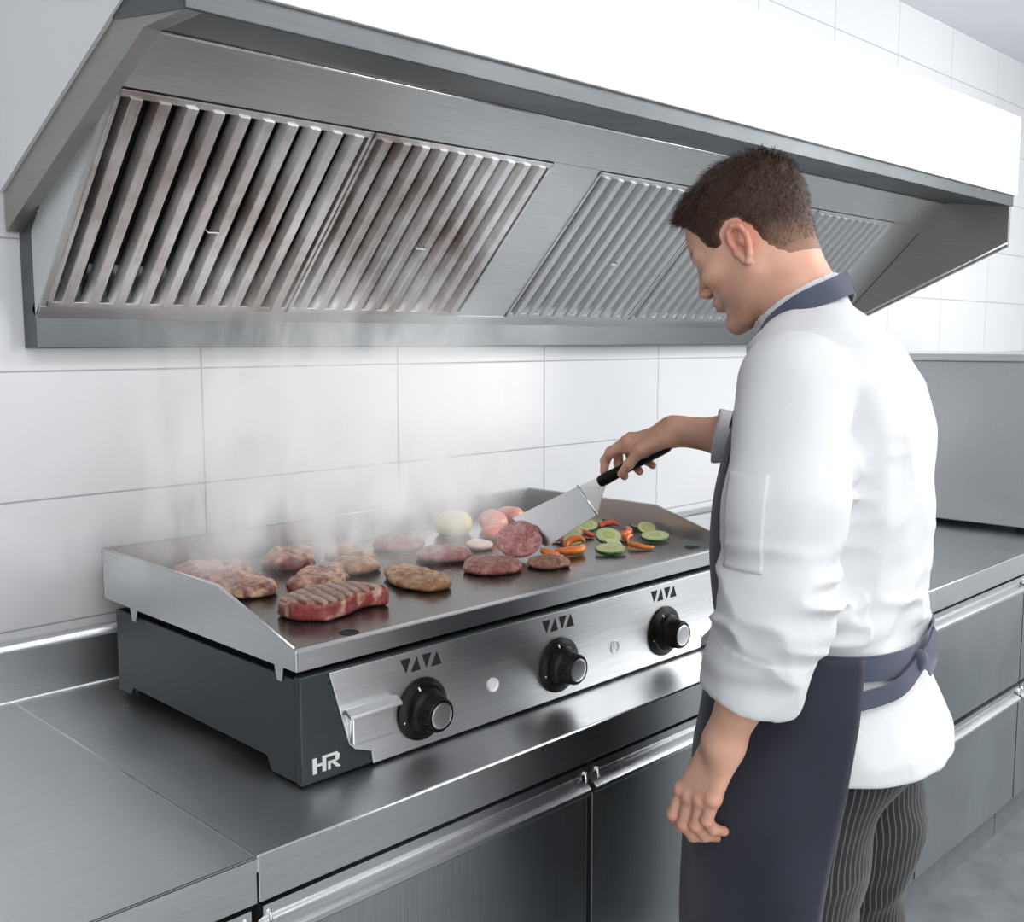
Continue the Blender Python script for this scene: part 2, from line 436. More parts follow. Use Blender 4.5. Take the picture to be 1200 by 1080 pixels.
# baffle filters
c46, s46 = math.cos(math.radians(46)), math.sin(math.radians(46))
fl_len = (1.798-1.504)/c46
fl_labels = ['baffle filter at the far left end of the hood, in front of the corner',
             'baffle filter stained brown, second from the left, directly above the steaks',
             'baffle filter right after the wide plain steel spacer panel',
             'baffle filter just behind the forehead of the cook',
             'rightmost baffle filter, partly hidden behind the head of the cook']
def make_filter(w, lab):
    f = thing('baffle_filter', lab, 'filter', group='steel baffle filters in the extractor hood')
    # local: x along wall, y up along the slope, z out of the slope towards the room
    fr = B((0, w, 0, .012, -.034, .003), (0, w, fl_len-.012, fl_len, -.034, .003), (0, .007, 0, fl_len, -.034, .003), (w-.007, w, 0, fl_len, -.034, .003))
    FM = M['steel_filter'] if 'left' in lab else M['steel_filter_clean']
    obj('frame', fr, FM, f, bevel=.001)
    n = 10; p = (w-.014)/n
    bm = bmesh.new()
    for i in range(n):                       # raised trapezoid channels
        x = .007+p*(i+.5); hw = p*.33
        prism(bm, [(x-hw, -.012), (x-hw*.62, .008), (x+hw*.62, .008), (x+hw, -.012), (x+hw*.9, -.014), (x-hw*.9, -.014)], 'y', .010, fl_len-.010)
    for v in bm.verts: v.co = Vector((v.co.x, v.co.y, v.co.z))
    obj('baffles', bm, FM, f, bevel=.0022, seg=3)
    bm = bmesh.new()
    for i in range(n+1):                     # reversed channels behind the gaps
        x = min(max(.007+p*i, .010), w-.010); hw = p*.17
        prism(bm, [(x-hw, -.030), (x-hw, -.024), (x, -.033), (x+hw, -.024), (x+hw, -.030), (x, -.038)], 'y', .012, fl_len-.012)
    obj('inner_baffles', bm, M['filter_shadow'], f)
    bm = bmesh.new(); tube(bm, [(w*.5-.012+.0, fl_len*.45, .008), (w*.5-.011, fl_len*.45, .016), (w*.5+.011, fl_len*.45, .016), (w*.5+.012, fl_len*.45, .008)], .0018, 8)
    obj('handle', bm, M['steel_light'], f, smooth=True)
    return f
for (a, b), lab in zip(FR, fl_labels):
    f = make_filter(b-a, lab)
    # axes: x -> +X, y(up slope) -> (0,-c,s), z (out, towards room and down) -> (0,-s,-c)
    R_ = Matrix(((1, 0, 0), (0, -c46, -s46), (0, s46, -c46))).to_4x4()
    # right-handed: x cross y = (1,0,0)x(0,-c,s) = (0,-s,-c)
    f.matrix_world = Matrix.Translation((a, 1.798, plane_z(1.798))) @ R_

# ------------------------------------------------------------------ worktops and cabinets
CT = .90
def worktop(name, x0, x1, lab):
    t = thing(name, lab, 'worktop', (x0, 1.0726, CT))
    def o_(n, bm, m, **k):
        o = obj(n, bm, m, t, **k); o.location = (-x0, -1.0726, -CT); return o
    o_('surface', P([(1.0726, CT-.059), (1.0726, CT-.003), (1.0756, CT), (1.853, CT), (1.853, CT-.035), (1.0926, CT-.035), (1.0926, CT-.059)], 'x', x0, x1), M['steel_counter'], bevel=.0006)
    bm = bmesh.new(); tube(bm, [(x0, 1.0735, CT-.001), (x1, 1.0735, CT-.001)], .0022, 8); o_('front_bead', bm, M['steel_bright'], smooth=True)
    if 1: return t
def trim(name, x0, x1):
    t = obj(name, P([(1.853, CT-.035), (1.853, .986), (1.871, .986), (1.871, CT-.035)], 'x', x0, x1), M['steel_counter']); tag(t, kind='structure')
    o_ = lambda n, bm, m, **k: obj(n, bm, m, t, **k)
    bm = bmesh.new(); tube(bm, [(x0, 1.860, .994), (x1, 1.860, .994)], .010, 12); o_('upstand_cap', bm, M['steel_light'], smooth=True)
    bm = bmesh.new(); tube(bm, [(x0, 1.852, CT+.001), (x1, 1.852, CT+.001)], .0018, 6); o_('joint_bead', bm, M['steel_light'], smooth=True)
    return t
worktop('worktop', -1.6, .6425, 'plain stainless steel worktop at the left front corner, left of the long seam')
trim('trim_1', -1.6, 5.6)
wt = worktop('worktop', .6455, 5.6, 'long stainless steel worktop carrying the griddle')
o = obj('seam', B(.6425, .6455, 1.0735, 1.852, CT-.02, CT+.0005), M['steel_bright'], wt); o.location = (-.6455, -1.0726, -CT)

def cabinet(x0, x1, kind, lab, grp):
    c = thing('base_cabinet', lab, 'cabinet', ((x0+x1)/2, 1.45, 0), group=grp)
    off = Vector((-(x0+x1)/2, -1.45, 0))
    def o_(n, bm, m, par=None, **k):
        o = obj(n, bm, m, par or c, **k)
        if par is None: o.location = off
        return o
    yf = 1.0826
    o_('carcass', B((x0+.001, x1-.001, yf+.032, 1.85, .10, .838)), M['dark_gap'])
    o_('plinth', B(x0, x1, yf+.05, 1.80, 0, .10), M['toekick'])
    fronts = [(.136, .830)] if kind == 'door' else [(.505, .830), (.136, .495)]
    for z0, z1 in fronts:
        g = .0035
        d = o_('door' if kind == 'door' else 'drawer', B(x0+g, x1-g, yf, yf+.03, z0, z1-.048), M['steel_door'], bevel=.0016)
        h = obj('handle_rail', P([(yf-.004, z1-.052), (yf-.009, z1-.047), (yf-.009, z1-.040), (yf-.002, z1-.034), (yf+.012, z1-.030), (yf+.012, z1-.026), (yf-.001, z1-.014), (yf-.001, z1-.001), (yf+.03, z1-.001), (yf+.03, z1-.052)], 'x', x0+g, x1-g), M['steel_light'], d, smooth='auto')
        bm = bmesh.new(); tube(bm, [(x0+g, yf-.003, z1-.051), (x1-g, yf-.003, z1-.051)], .0016, 6); obj('rail_edge', bm, M['steel_bright'], h, smooth=True)
        for xe in (x0+.012, x1-.012):
            bm = bmesh.new(); tube(bm, [(xe, yf-.002, z1-.010), (xe, yf-.006, z1-.028)], .0022, 6)
            obj('end_clip', bm, M['steel_bright'], h, smooth=True)
    return c
cabinet(-1.2, -.3, 'door', 'steel base cabinet under the left worktop, farthest left', 'base cabinets under the left worktop')
cabinet(-.295, .6425, 'door', 'steel base cabinet under the left worktop, next to the seam', 'base cabinets under the left worktop')
cabinet(.652, 1.270, 'door', 'steel base cabinet with a tall door below the left half of the griddle', 'steel base cabinets under the long worktop')
cabinet(1.276, 1.93, 'door', 'steel base cabinet with a tall door behind the lowered hand of the cook', 'steel base cabinets under the long worktop')
cabinet(1.936, 2.56, 'drawer', 'steel drawer cabinet hidden mostly behind the cook', 'steel base cabinets under the long worktop')
cabinet(2.566, 3.25, 'drawer', 'steel drawer cabinet right of the cook, at the right picture edge', 'steel base cabinets under the long worktop')
cabinet(3.256, 3.95, 'drawer', 'steel drawer cabinet below the tall steel appliance', 'steel base cabinets under the long worktop')

# tall steel appliance on the worktop at the right
ap = thing('countertop_refrigerator', 'grey stainless steel appliance box standing on the worktop behind the back of the cook', 'appliance', (3.516, 1.13, .9))
def a_(n, bm, m, par=None, **k):
    o = obj(n, bm, m, par or ap, **k)
    if par is None: o.location = (-3.516, -1.13, -.9)
    return o
M['steel_app'] = steel('appliance_steel', (.58, .60, .615), .45, 'z', .08, .04)
a_('casing', B(3.516, 4.30, 1.165, 1.84, .922, 1.452), M['steel_app'], bevel=.004)
a_('top_ledge', B(3.506, 4.31, 1.12, 1.85, 1.4525, 1.476), M['steel_light'], bevel=.003)
d = a_('door', B(3.520, 4.296, 1.135, 1.163, .93, 1.445), M['steel_app'], bevel=.003)
bm = bmesh.new(); tube(bm, [(3.58, 1.135, 1.02), (3.58, 1.105, 1.03), (3.58, 1.105, 1.33), (3.58, 1.135, 1.34)], .008, 10); obj('handle', bm, M['steel_light'], d, smooth=True)
for x in (3.56, 4.25):
    for y in (1.20, 1.80):
        bm = bmesh.new(); lathe(bm, [(0, .9), (.02, .9), (.018, .922), (0, .922)], 16, Matrix.Translation((x, y, 0))); a_('foot', bm, M['black_plastic'])

# ------------------------------------------------------------------ griddle
GO = Vector((1.325, 1.49, .9))
gr = thing('countertop_griddle', 'wide gas griddle with three black control knobs and a raised steel splash guard', 'griddle', GO)
def g_(n, bm, m, par=None, **k):
    o = obj(n, bm, m, par or gr, **k)
    if par is None: o.location = -GO
    return o
PX0, PX1, PY0, PY1, PZ = .785, 1.865, 1.194, 1.792, 1.0965
BX0, BX1, BY0, BY1 = .790, 1.858, 1.197, 1.756
# casing: side skins with feet notches
side = [(BY0+.0125, .906), (BY0+.0125, 1.055), (BY1, 1.055), (BY1, .912), (BY1-.045, .912), (BY1-.055, .926), (BY0+.085, .926), (BY0+.075, .906)]
g_('side_panel', P(side, 'x', BX0, BX0+.006), M['anthracite'], bevel=.001)
g_('side_panel', P(side, 'x', BX1-.006, BX1), M['anthracite'], bevel=.001)
g_('body', B(BX0+.02, BX1-.02, BY0+.02, BY1-.004, .928, 1.052), M['dark_gap'])
g_('rear_panel', B(BX0+.006, BX1-.006, BY1-.004, BY1, .912, 1.055), M['anthracite'])
g_('front_panel', B(BX0, BX1, BY0-.003, BY0+.012, .904, 1.060), M['anthracite'], bevel=.002)
PF = BY0-.0035
pp = [(.836, 1.058), (.869, .945), (.880, .935), (.908, .925), (.911, .905), (1.738, .905), (1.741, .925), (1.768, .935), (1.779, .945), (1.812, 1.058)]
cp = g_('control_panel', P(pp, 'y', PF-.004, PF), M['steel_panel'], bevel=.0008)
PFF = PF-.004
for x in (BX0+.035, BX1-.035):
    for y in (BY0+.03, BY1-.03):
        bm = bmesh.new(); lathe(bm, [(0, .9), (.016, .9), (.018, .915), (0, .92)], 16, Matrix.Translation((x, y, 0))); g_('foot', bm, M['black_plastic'])
# plate
g_('cooking_plate', B(PX0+.003, PX1-.003, PY0+.003, PY1-.003, PZ-.012, PZ), M['plate'], bevel=.001)
g_('front_rim', P([(PY0, 1.069), (PY0, PZ-.001), (PY0+.002, PZ+.0008), (PY0+.012, PZ+.0012), (PY0+.014, PZ+.0002), (PY0+.014, 1.069)], 'x', PX0+.0031, PX1-.0031), M['steel_plate'])
sg = [(PY1, 1.070), (PY1, 1.156), (1.399, 1.156), (PY0+.003, 1.1), (PY0, 1.0975), (PY0, 1.069), (1.228, 1.069), (1.232, 1.048), (1.243, 1.048), (1.249, 1.069), (1.668, 1.069), (1.674, 1.048), (1.685, 1.048), (1.691, 1.069)]
gg = g_('splash_guard', P(sg, 'x', PX0, PX0+.003), M['steel_plate'], bevel=.0007)
bm = P(sg, 'x', PX1-.003, PX1); obj('side_guard', bm, M['steel_plate'], gg, bevel=.0007)
obj('back_guard', B(PX0, PX1, PY1-.003, PY1, 1.070, 1.156), M['steel_plate'], gg, bevel=.0007)
bm = bmesh.new(); tube(bm, [(PX0+.0015, PY0+.006, 1.1012), (PX0+.0015, 1.399, 1.157), (PX0+.0015, PY1-.0015, 1.157), (PX1-.0015, PY1-.0015, 1.157), (PX1-.0015, 1.399, 1.157), (PX1-.0015, PY0+.006, 1.1012)], .0022, 8)
obj('rolled_edge', bm, M['steel_light'], gg, smooth=True)
for x, y in ((.898, 1.226), (1.78, 1.244)):
    bm = bmesh.new(); lathe(bm, [(0, PZ+.0006), (.012, PZ+.0006), (.0135, PZ+.0014), (.015, PZ+.0006), (.015, PZ-.001)], 24, Matrix.Translation((x, y, 0)))
    g_('drain_hole', bm, M['dark_gap'], smooth=True)
# knobs: axis towards -Y
RM = Matrix(((1, 0, 0, 0), (0, 0, -1, 0), (0, 1, 0, 0), (0, 0, 0, 1)))   # local z -> -Y , y -> z
RM = Matrix(((1, 0, 0, 0), (0, 0, -1, 0), (0, 1, 0, 0), (0, 0, 0, 1)))
for kx, ang, lab in ((1.003, 20, None), (1.311, 15, None), (1.611, 25, None)):
    k = thing('control_knob', None, None, (0, 0, 0)); k.parent = gr; k.location = Vector((kx, PFF, .965))-GO
    bm = bmesh.new(); lathe(bm, [(0, 0), (.0475, 0), (.0485, .002), (.0475, .006), (.041, .010), (.038, .012), (0, .012)], 48, RM); obj('skirt', bm, M['black_plastic'], k, smooth='auto')
    bm = bmesh.new(); lathe(bm, [(.036, .010), (.033, .021), (.0275, .025), (.0255, .030), (.0245, .046), (.023, .0475), (0, .0475)], 48, RM)
    for i in range(24):                       # grip ribs
        a = 2*PI*i/24; c_, s_ = math.cos(a), math.sin(a)
        tube(bm, [RM @ Vector((.0262*c_, .0262*s_, .026)), RM @ Vector((.0250*c_, .0250*s_, .044))], .0012, 5)
    obj('grip', bm, M['black_plastic'], k, smooth='auto')
    bm = bmesh.new(); lathe(bm, [(0, .0478), (.0150, .0478), (.0195, .0476), (.0215, .0462), (.0215, .045)], 40, RM); obj('cap', bm, M['steel_light'], k, smooth='auto')
    bm = bmesh.new(); a = math.radians(ang+90); 
    q = [RM @ Vector((r*math.cos(a), r*math.sin(a), z)) for r, z in ((.0335, .0125), (.0405, .0105))]; tube(bm, q, .0016, 6); obj('marker', bm, M['white_plastic'], k); bm = bmesh.new()
    a2 = math.radians(195); q = RM @ Vector((.042*math.cos(a2), .042*math.sin(a2), .010)); lathe(bm, [(0, -.001), (.0018, 0), (0, .001)], 10, Matrix.Translation(q) @ RM)
    obj('marker', bm, M['white_plastic'], k)
# triangle vents above each knob
for kx in (1.005, 1.313, 1.613):
    bm = bmesh.new(); x = kx-.041; h0, h1 = 1.026, 1.048
    for i in range(4):
        x0 = x+i*.0205; w_ = .0185
        pts = [(x0, h1), (x0+w_, h1), (x0+w_*.5, h0)] if i % 2 == 0 else [(x0, h0), (x0+w_, h0), (x0+w_*.5, h1)]
        if i == 1: pts = [(x0-.001, h0), (x0+w_-.001, h0), (x0+w_*.58, h1)]
        if i == 3: pts = [(x0-.002, h0), (x0+w_, h0), (x0+w_*.5, h1)]
        if i == 0: pts = [(x0-.001, h1), (x0+w_, h1), (x0+w_*.55, h0)]
        if i == 2: pts = [(x0, h1), (x0+w_, h1), (x0+w_*.46, h0)]
        prism(bm, pts, 'y', PFF-.0008, PFF-.00005)
    obj('triangle_symbols', bm, M['dark_gap'], cp)
# pilot windows
bm = bmesh.new(); lathe(bm, [(0, .001), (.0085, .001), (.0095, .0035), (.0115, .0035), (.012, 0)], 24, Matrix.Translation((1.154, PFF, .966)) @ RM); obj('pilot_light', bm, M['white_plastic'], cp, smooth='auto')
bm = bmesh.new(); lathe(bm, [(.0085, .0), (.009, .002), (.012, .002), (.0125, 0)], 24, Matrix.Translation((1.466, PFF, .963)) @ RM); lathe(bm, [(0, .001), (.006, .001), (.006, 0)], 16, Matrix.Translation((1.466, PFF, .963)) @ RM); obj('igniter_button', bm, M['steel_light'], cp, smooth='auto')
# drip tray front with folded lip, left
dt = g_('grease_drawer', B(.868, .944, PFF-.010, PFF, .946, 1.000), M['steel_panel'], bevel=.002)
obj('pull_lip', P([(PFF, 1.000), (PFF-.010, 1.0020), (PFF-.022, .995), (PFF-.023, .990), (PFF-.019, .990), (PFF-.010, .994), (PFF, .992)], 'x', .856, .949), M['steel_panel'], dt, bevel=.001)
# brand letters HR on the dark front corner
def letters():
    bm = bmesh.new(); y0, y1 = BY0-.0048, BY0-.002
    def q(pts): prism(bm, pts, 'y', y0, y1)
    z0, z1 = .9175, .9400
    zm = (z0+z1)/2
    X0, W, H = .8075, .0475, z1-z0
    def g(*uv): q([(X0+u*W, z0+v*H) for u, v in uv])
    g((0, 0), (.14, 0), (.14, 1), (0, 1)); g((.14, .42), (.345, .42), (.345, .58), (.14, .58))
    g((.345, 0), (.47, 0), (.47, .84), (.345, .84)); g((.345, .84), (.86, .84), (.93, .88), (.88, 1), (.345, 1))
    g((.54, 0), (.63, 0), (.63, .38), (.54, .38)); g((.54, .38), (.80, .38), (.80, .54), (.54, .54))
    g((.80, .40), (.93, .50), (.97, .84), (.93, .88), (.82, .84)); g((.68, .38), (.82, .38), (1.0, 0), (.86, 0))
    return bm
g_('brand_letters', letters(), M['white_plastic'])

# ------------------------------------------------------------------ food
def meat_mat(name, top, crust, side, fat, fat_amt=.5, marks=0, rough=.38, tscale=28, zr=.6):
    m, nt, b = new_mat(name)
    v = coords(nt); ge = N(nt, 'ShaderNodeNewGeometry'); sp = N(nt, 'ShaderNodeSeparateXYZ')
    tc = N(nt, 'ShaderNodeTexCoord'); L(nt, tc.outputs['Normal'], sp.inputs[0])
    n1 = noise(nt, v, tscale, 6, .65, .5); n2 = noise(nt, v, tscale*2.4, 4, .6); n3 = noise(nt, v, tscale*.55, 3, .5, 1.2)
    ctop = mix(nt, ramp(nt, n1, [(.38, (0,)*3), (.62, (1,)*3)]), crust, top)
    cside = mix(nt, ramp(nt, n3, [(.5-.02, (0,)*3), (.5+.08*fat_amt+.02, (fat_amt,)*3)]), side, fat)
    cside = mix(nt, ramp(nt, n2, [(.45, (0,)*3), (.72, (.6,)*3)]), cside, tuple(c*.3 for c in side))
    ctop = mix(nt, ramp(nt, n2, [(.5, (0,)*3), (.7, (.7,)*3)]), ctop, tuple(c*.35 for c in crust)); ctop = mix(nt, ramp(nt, n3, [(.56, (0,)*3), (.66, (fat_amt*.6,)*3)]), ctop, fat)
    if marks:
        w = N(nt, 'ShaderNodeTexWave'); w.wave_type = 'BANDS'; w.bands_direction = 'X'
        w.inputs['Scale'].default_value = marks; w.inputs['Distortion'].default_value = 1.6; w.inputs['Detail'].default_value = 2; w.inputs['Detail Scale'].default_value = 18
        L(nt, coords(nt, (1, 1, 1), rot=(0, 0, math.radians(9))), w.inputs['Vector'])
        ctop = mix(nt, ramp(nt, w.outputs['Fac'], [(.42, (1,)*3), (.62, (0,)*3)]), ctop, (.085, .022, .014))
    f = N(nt, 'ShaderNodeMapRange'); L(nt, sp.outputs['Z'], f.inputs[0]); f.inputs[1].default_value = zr-.12; f.inputs[2].default_value = zr+.18
    c = mix(nt, f.outputs[0], cside, ctop)
    # sear where it touches the plate
    sz = N(nt, 'ShaderNodeSeparateXYZ'); L(nt, tc.outputs['Object'], sz.inputs[0])
    q = N(nt, 'ShaderNodeMapRange'); L(nt, sz.outputs['Z'], q.inputs[0]); q.inputs[1].default_value = .001; q.inputs[2].default_value = .006; q.inputs[3].default_value = .75; q.inputs[4].default_value = 0
    c = mix(nt, q.outputs[0], c, (.05, .018, .012))
    L(nt, c, b.inputs['Base Color']); b.inputs['Roughness'].default_value = rough; b.inputs['Coat Weight'].default_value = .18; b.inputs['Coat Roughness'].default_value = .3
    b.inputs['Subsurface Weight'].default_value = .08; b.inputs['Subsurface Radius'].default_value = (.01, .004, .002); b.inputs['Subsurface Scale'].default_value = .4
    n4 = noise(nt, v, tscale*5, 4, .65)
    bump(nt, b, math_(nt, 'ADD', n2, math_(nt, 'MULTIPLY', n4, .6)), .9, .003)
    return m
M['steak_marks'] = meat_mat('seared_steak', (.56, .33, .24), (.36, .16, .10), (.36, .070, .06), (.74, .47, .36), .9, marks=17)
M['steak'] = meat_mat('browned_steak', (.62, .36, .26), (.17, .045, .03), (.24, .045, .04), (.78, .55, .32), .8, tscale=40)
M['steak_dark'] = meat_mat('well_done_steak', (.56, .32, .17), (.23, .10, .045), (.36, .17, .07), (.6, .38, .18), .6, tscale=34)
M['burger'] = meat_mat('burger_meat', (.44, .17, .14), (.22, .07, .055), (.33, .10, .085), (.55, .26, .21), .8, tscale=70)
M['burger_brown'] = meat_mat('cooked_burger_meat', (.48, .24, .15), (.20, .075, .045), (.32, .12, .07), (.55, .30, .18), .7, tscale=60)
M['burger_raw'] = meat_mat('raw_burger_meat', (.62, .30, .28), (.40, .10, .10), (.46, .15, .14), (.75, .48, .44), .9, tscale=95, zr=-.4)

def poly_sd(p, poly):
    d = np.full(len(p), 1e9); ins = np.zeros(len(p), bool); n = len(poly)
    for i in range(n):
        a = poly[i]; b = poly[(i+1) % n]; e = b-a; w_ = p-a
        t = np.clip((w_ @ e)/(e @ e), 0, 1); d = np.minimum(d, np.linalg.norm(w_-t[:, None]*e, axis=1))
        c = (a[1] <= p[:, 1]) != (b[1] <= p[:, 1])
        x = a[0]+(p[:, 1]-a[1])/(e[1] if abs(e[1]) > 1e-9 else 1e-9)*e[0]
        ins ^= c & (p[:, 0] < x)
    return np.where(ins, -d, d)
def smooth_poly(pts, it=2):
    p = np.array(pts, float)
    for _ in range(it):
        q = np.roll(p, -1, 0); p = np.stack([.75*p+.25*q, .25*p+.75*q], 1).reshape(-1, 2)
    return p
def slab_sdf(poly, th, rnd, amp, sc, seed, dome=0., grooves=None):
    def f(p):
        d2 = poly_sd(p[:, :2], poly)+vnoise(p, 55, seed)*amp*1.2
        top = th+vnoise(p*np.array([1, 1, 0]), sc, seed+1)*amp+vnoise(p*np.array([1, 1, .3]), sc*2.7, seed+2)*amp*.45
        if dome: top = top-dome*np.clip((d2+.03)/.03, 0, 1)**2*th
        if grooves: top = top-grooves*(np.clip(np.sin((p[:, 0]*.988+p[:, 1]*-.156)*2*PI*54), .55, 1)-.55)
        dz = np.abs(p[:, 2]-top/2)-top/2
        a = d2+rnd; c = dz+rnd
        return np.minimum(np.maximum(a, c), 0)+np.sqrt(np.maximum(a, 0)**2+np.maximum(c, 0)**2)-rnd
    return f
PLZ = PZ
def slab_food(name, label, cat, poly, c, th, mat, seed, amp=.0022, sc=45, rnd=.008, h=.0022, dome=.25, group=None, grooves=None, z=PLZ+.0006, rot=None, inset=0):
    pl = smooth_poly(poly); lo = pl.min(0)-.012; hi = pl.max(0)+.012
    vq = mesh_sdf(slab_sdf(pl, th, min(rnd, th*.48), amp, sc, seed, dome, grooves), (lo[0], lo[1], -.006), (hi[0], hi[1], th+.012), h)
    v, q = vq; v[:, 2] = np.maximum(v[:, 2], 0)
    o = sdf_obj(name, (v, q), mat); o.location = (c[0], c[1], z)
    if rot is not None: o.rotation_euler = rot
    return tag(o, label, cat, group)
slab_food('beef_steak', 'thick steak with dark grill marks, closest to the front left corner of the griddle', 'steak',
          [(-0.093, 0.038), (-0.091, -0.018), (-0.061, -0.055), (-0.022, -0.05), (0.04, -0.024), (0.076, -0.043), (0.087, -0.012), (0.068, 0.042), (0.039, 0.063), (-0.043, 0.059)], (.962, 1.345), .033, M['steak_marks'], 3, grooves=.0035, dome=.12, amp=.0016, sc=30)
slab_food('beef_steak', 'largest steak, long and mottled, lying along the left splash guard', 'steak',
          [(-0.055, 0.098), (-0.062, 0.067), (-0.064, -0.022), (-0.064, -0.085), (-0.049, -0.122), (-0.022, -0.140), (0.012, -0.142), (0.034, -0.110), (0.030, -0.06), (0.048, -0.02), (0.072, 0.03), (0.078, 0.085), (0.030, 0.130), (-0.015, 0.135)], (.932, 1.632), .024, M['steak'], 11, amp=.005, sc=42)
slab_food('beef_steak', 'bony steak in the middle between the big left steak and the front steak', 'steak',
          [(-0.072, -0.02), (-0.034, 0.030), (0.021, 0.060), (0.080, 0.072), (0.088, 0.029), (0.055, -0.030), (0.0, -0.058), (-0.05, -0.058)], (1.036, 1.515), .022, M['steak'], 17, amp=.005, sc=48)
slab_food('beef_steak', 'small steak at the back behind the big left steak, veiled by smoke', 'steak',
          [(-0.060, 0.001), (-0.018, 0.048), (0.038, 0.058), (0.070, 0.046), (0.066, 0.0), (0.025, -0.060), (-0.02, -0.09), (-0.06, -0.06)], (1.106, 1.702), .024, M['steak'], 23, amp=.005, sc=50)
slab_food('beef_steak', 'thin grey brown steak fading into the smoke at the back', 'steak',
          [(-0.008, 0.070), (0.043, 0.068), (0.045, 0.032), (0.037, -0.035), (0.018, -0.068), (-0.026, -0.068), (-0.045, -0.037), (-0.045, 0.021)], (1.225, 1.668), .016, M['steak_dark'], 29, amp=.003)
slab_food('beef_steak', 'brown steak piece right behind the front brown cutlet', 'steak',
          [(-0.030, 0.045), (0.022, 0.050), (0.050, 0.012), (0.040, -0.034), (-0.010, -0.050), (-0.040, -0.030), (-0.048, 0.010)], (1.155, 1.556), .021, M['steak_dark'], 31, amp=.004)
slab_food('meat_cutlet', 'ragged golden brown cutlet at the front, right of the grill marked steak', 'cutlet',
          [(-0.018, 0.078), (0.030, 0.082), (0.055, 0.052), (0.046, -0.010), (0.030, -0.068), (-0.015, -0.096), (-0.046, -0.064), (-0.054, -0.003)], (1.172, 1.403), .019, M['steak_dark'], 37, amp=.004, sc=60)
def patty(label, c, r, th, mat, seed, group=None, z=PLZ+.0006, rot=None, amp=.003):
    n = 18; pl = [(r*(1+.05*math.sin(3*i+seed))*math.cos(2*PI*i/n), r*(1+.05*math.cos(2*i+seed))*math.sin(2*PI*i/n)) for i in range(n)]
    return slab_food('burger_patty', label, 'burger patty', pl, c, th, mat, seed, amp=amp, sc=95, rnd=.009, h=.002, dome=.3, z=z, rot=rot)
patty('burger patty at the back centre, farthest left of the patties and blurred by steam', (1.352, 1.668), .054, .022, M['burger'], 41)
patty('pinkish burger patty in the middle row, between the back patty and the front brown one', (1.345, 1.520), .054, .022, M['burger'], 43)
patty('dark seared burger patty in the front row, below the spatula', (1.335, 1.376), .055, .022, M['burger'], 47)
patty('small browned burger patty next to the orange pepper strips', (1.436, 1.328), .041, .017, M['burger_brown'], 53)
q = Vector((-.50, -.42, .76)).to_track_quat('Z', 'Y').to_euler()
patty('pink raw burger patty being lifted on the tip of the spatula', (1.462, 1.431), .046, .013, M['burger_raw'], 59, z=1.128, rot=q, amp=.0014)

# vegetables
def veg_mat(name, c1, c2, sc=40, rough=.35, coat=.3):
    m, nt, b = new_mat(name); f = noise(nt, coords(nt), sc, 4)
    L(nt, ramp(nt, f, [(.35, c1), (.65, c2)]), b.inputs['Base Color']); b.inputs['Roughness'].default_value = rough
    b.inputs['Coat Weight'].default_value = coat; b.inputs['Subsurface Weight'].default_value = .1; b.inputs['Subsurface Scale'].default_value = .01
    bump(nt, b, f, .2, .001); return m
def zuc_mat():
    m, nt, b = new_mat('courgette_flesh')
    tc = N(nt, 'ShaderNodeTexCoord'); sp = N(nt, 'ShaderNodeSeparateXYZ'); L(nt, tc.outputs['Object'], sp.inputs[0])
    r = math_(nt, 'SQRT', math_(nt, 'ADD', math_(nt, 'POWER', sp.outputs['X'], 2), math_(nt, 'POWER', sp.outputs['Y'], 2)))
    n = noise(nt, tc.outputs['Object'], 90, 4); rr = math_(nt, 'ADD', r, math_(nt, 'MULTIPLY', math_(nt, 'SUBTRACT', n, .5), .012))
    L(nt, ramp(nt, math_(nt, 'MULTIPLY', rr, 28), [(.0, (.58, .60, .24)), (.35, (.50, .54, .18)), (.5, (.66, .68, .36)), (.8, (.50, .58, .22))]), b.inputs['Base Color'])
    b.inputs['Roughness'].default_value = .35; b.inputs['Coat Weight'].default_value = .3; return m
M['z_flesh'] = zuc_mat(); M['z_skin'] = veg_mat('courgette_skin', (.015, .075, .015), (.04, .16, .03))
M['orange'] = veg_mat('orange_pepper', (.80, .15, .015), (.95, .28, .04)); M['red'] = veg_mat('red_pepper', (.72, .08, .03), (.88, .20, .09))
M['yellow'] = veg_mat('yellow_pepper', (.62, .55, .12), (.80, .72, .28)); M['pinkveg'] = veg_mat('tomato', (.85, .27, .20), (.92, .48, .40), 30)
M['char'] = plain('charred_bits', (.10, .035, .02), .5)
def place(o, x, y, nrm, z, spin):
    q = Vector(nrm).to_track_quat('Z', 'Y'); o.rotation_mode = 'QUATERNION'
    from mathutils import Quaternion
    o.rotation_quaternion = q @ Quaternion((0, 0, 1), spin); o.location = (x, y, z)
def zucchini(label, x, y, r, nrm=(0, 0, 1), sy=.9):
    r *= .9; t = thing('courgette_slice', label, 'courgette slice'); h = .006
    bm = bmesh.new(); lathe(bm, [(0, 0), (r*.94, 0), (r*.94, h), (r*.6, h+.0008), (0, h+.0004)], 36); obj('flesh', bm, M['z_flesh'], t, smooth='auto')
    bm = bmesh.new(); lathe(bm, [(r*.94, .0002), (r*.99, .0008), (r, h*.5), (r*.99, h-.0004), (r*.94, h+.0002)], 36); obj('skin', bm, M['z_skin'], t, smooth=True)
    n = Vector(nrm).normalized(); place(t, x, y, nrm, PLZ+.0010+r*math.sqrt(max(0, 1-n.z**2)), random.uniform(0, 3)); t.scale = (1, sy, 1); return t
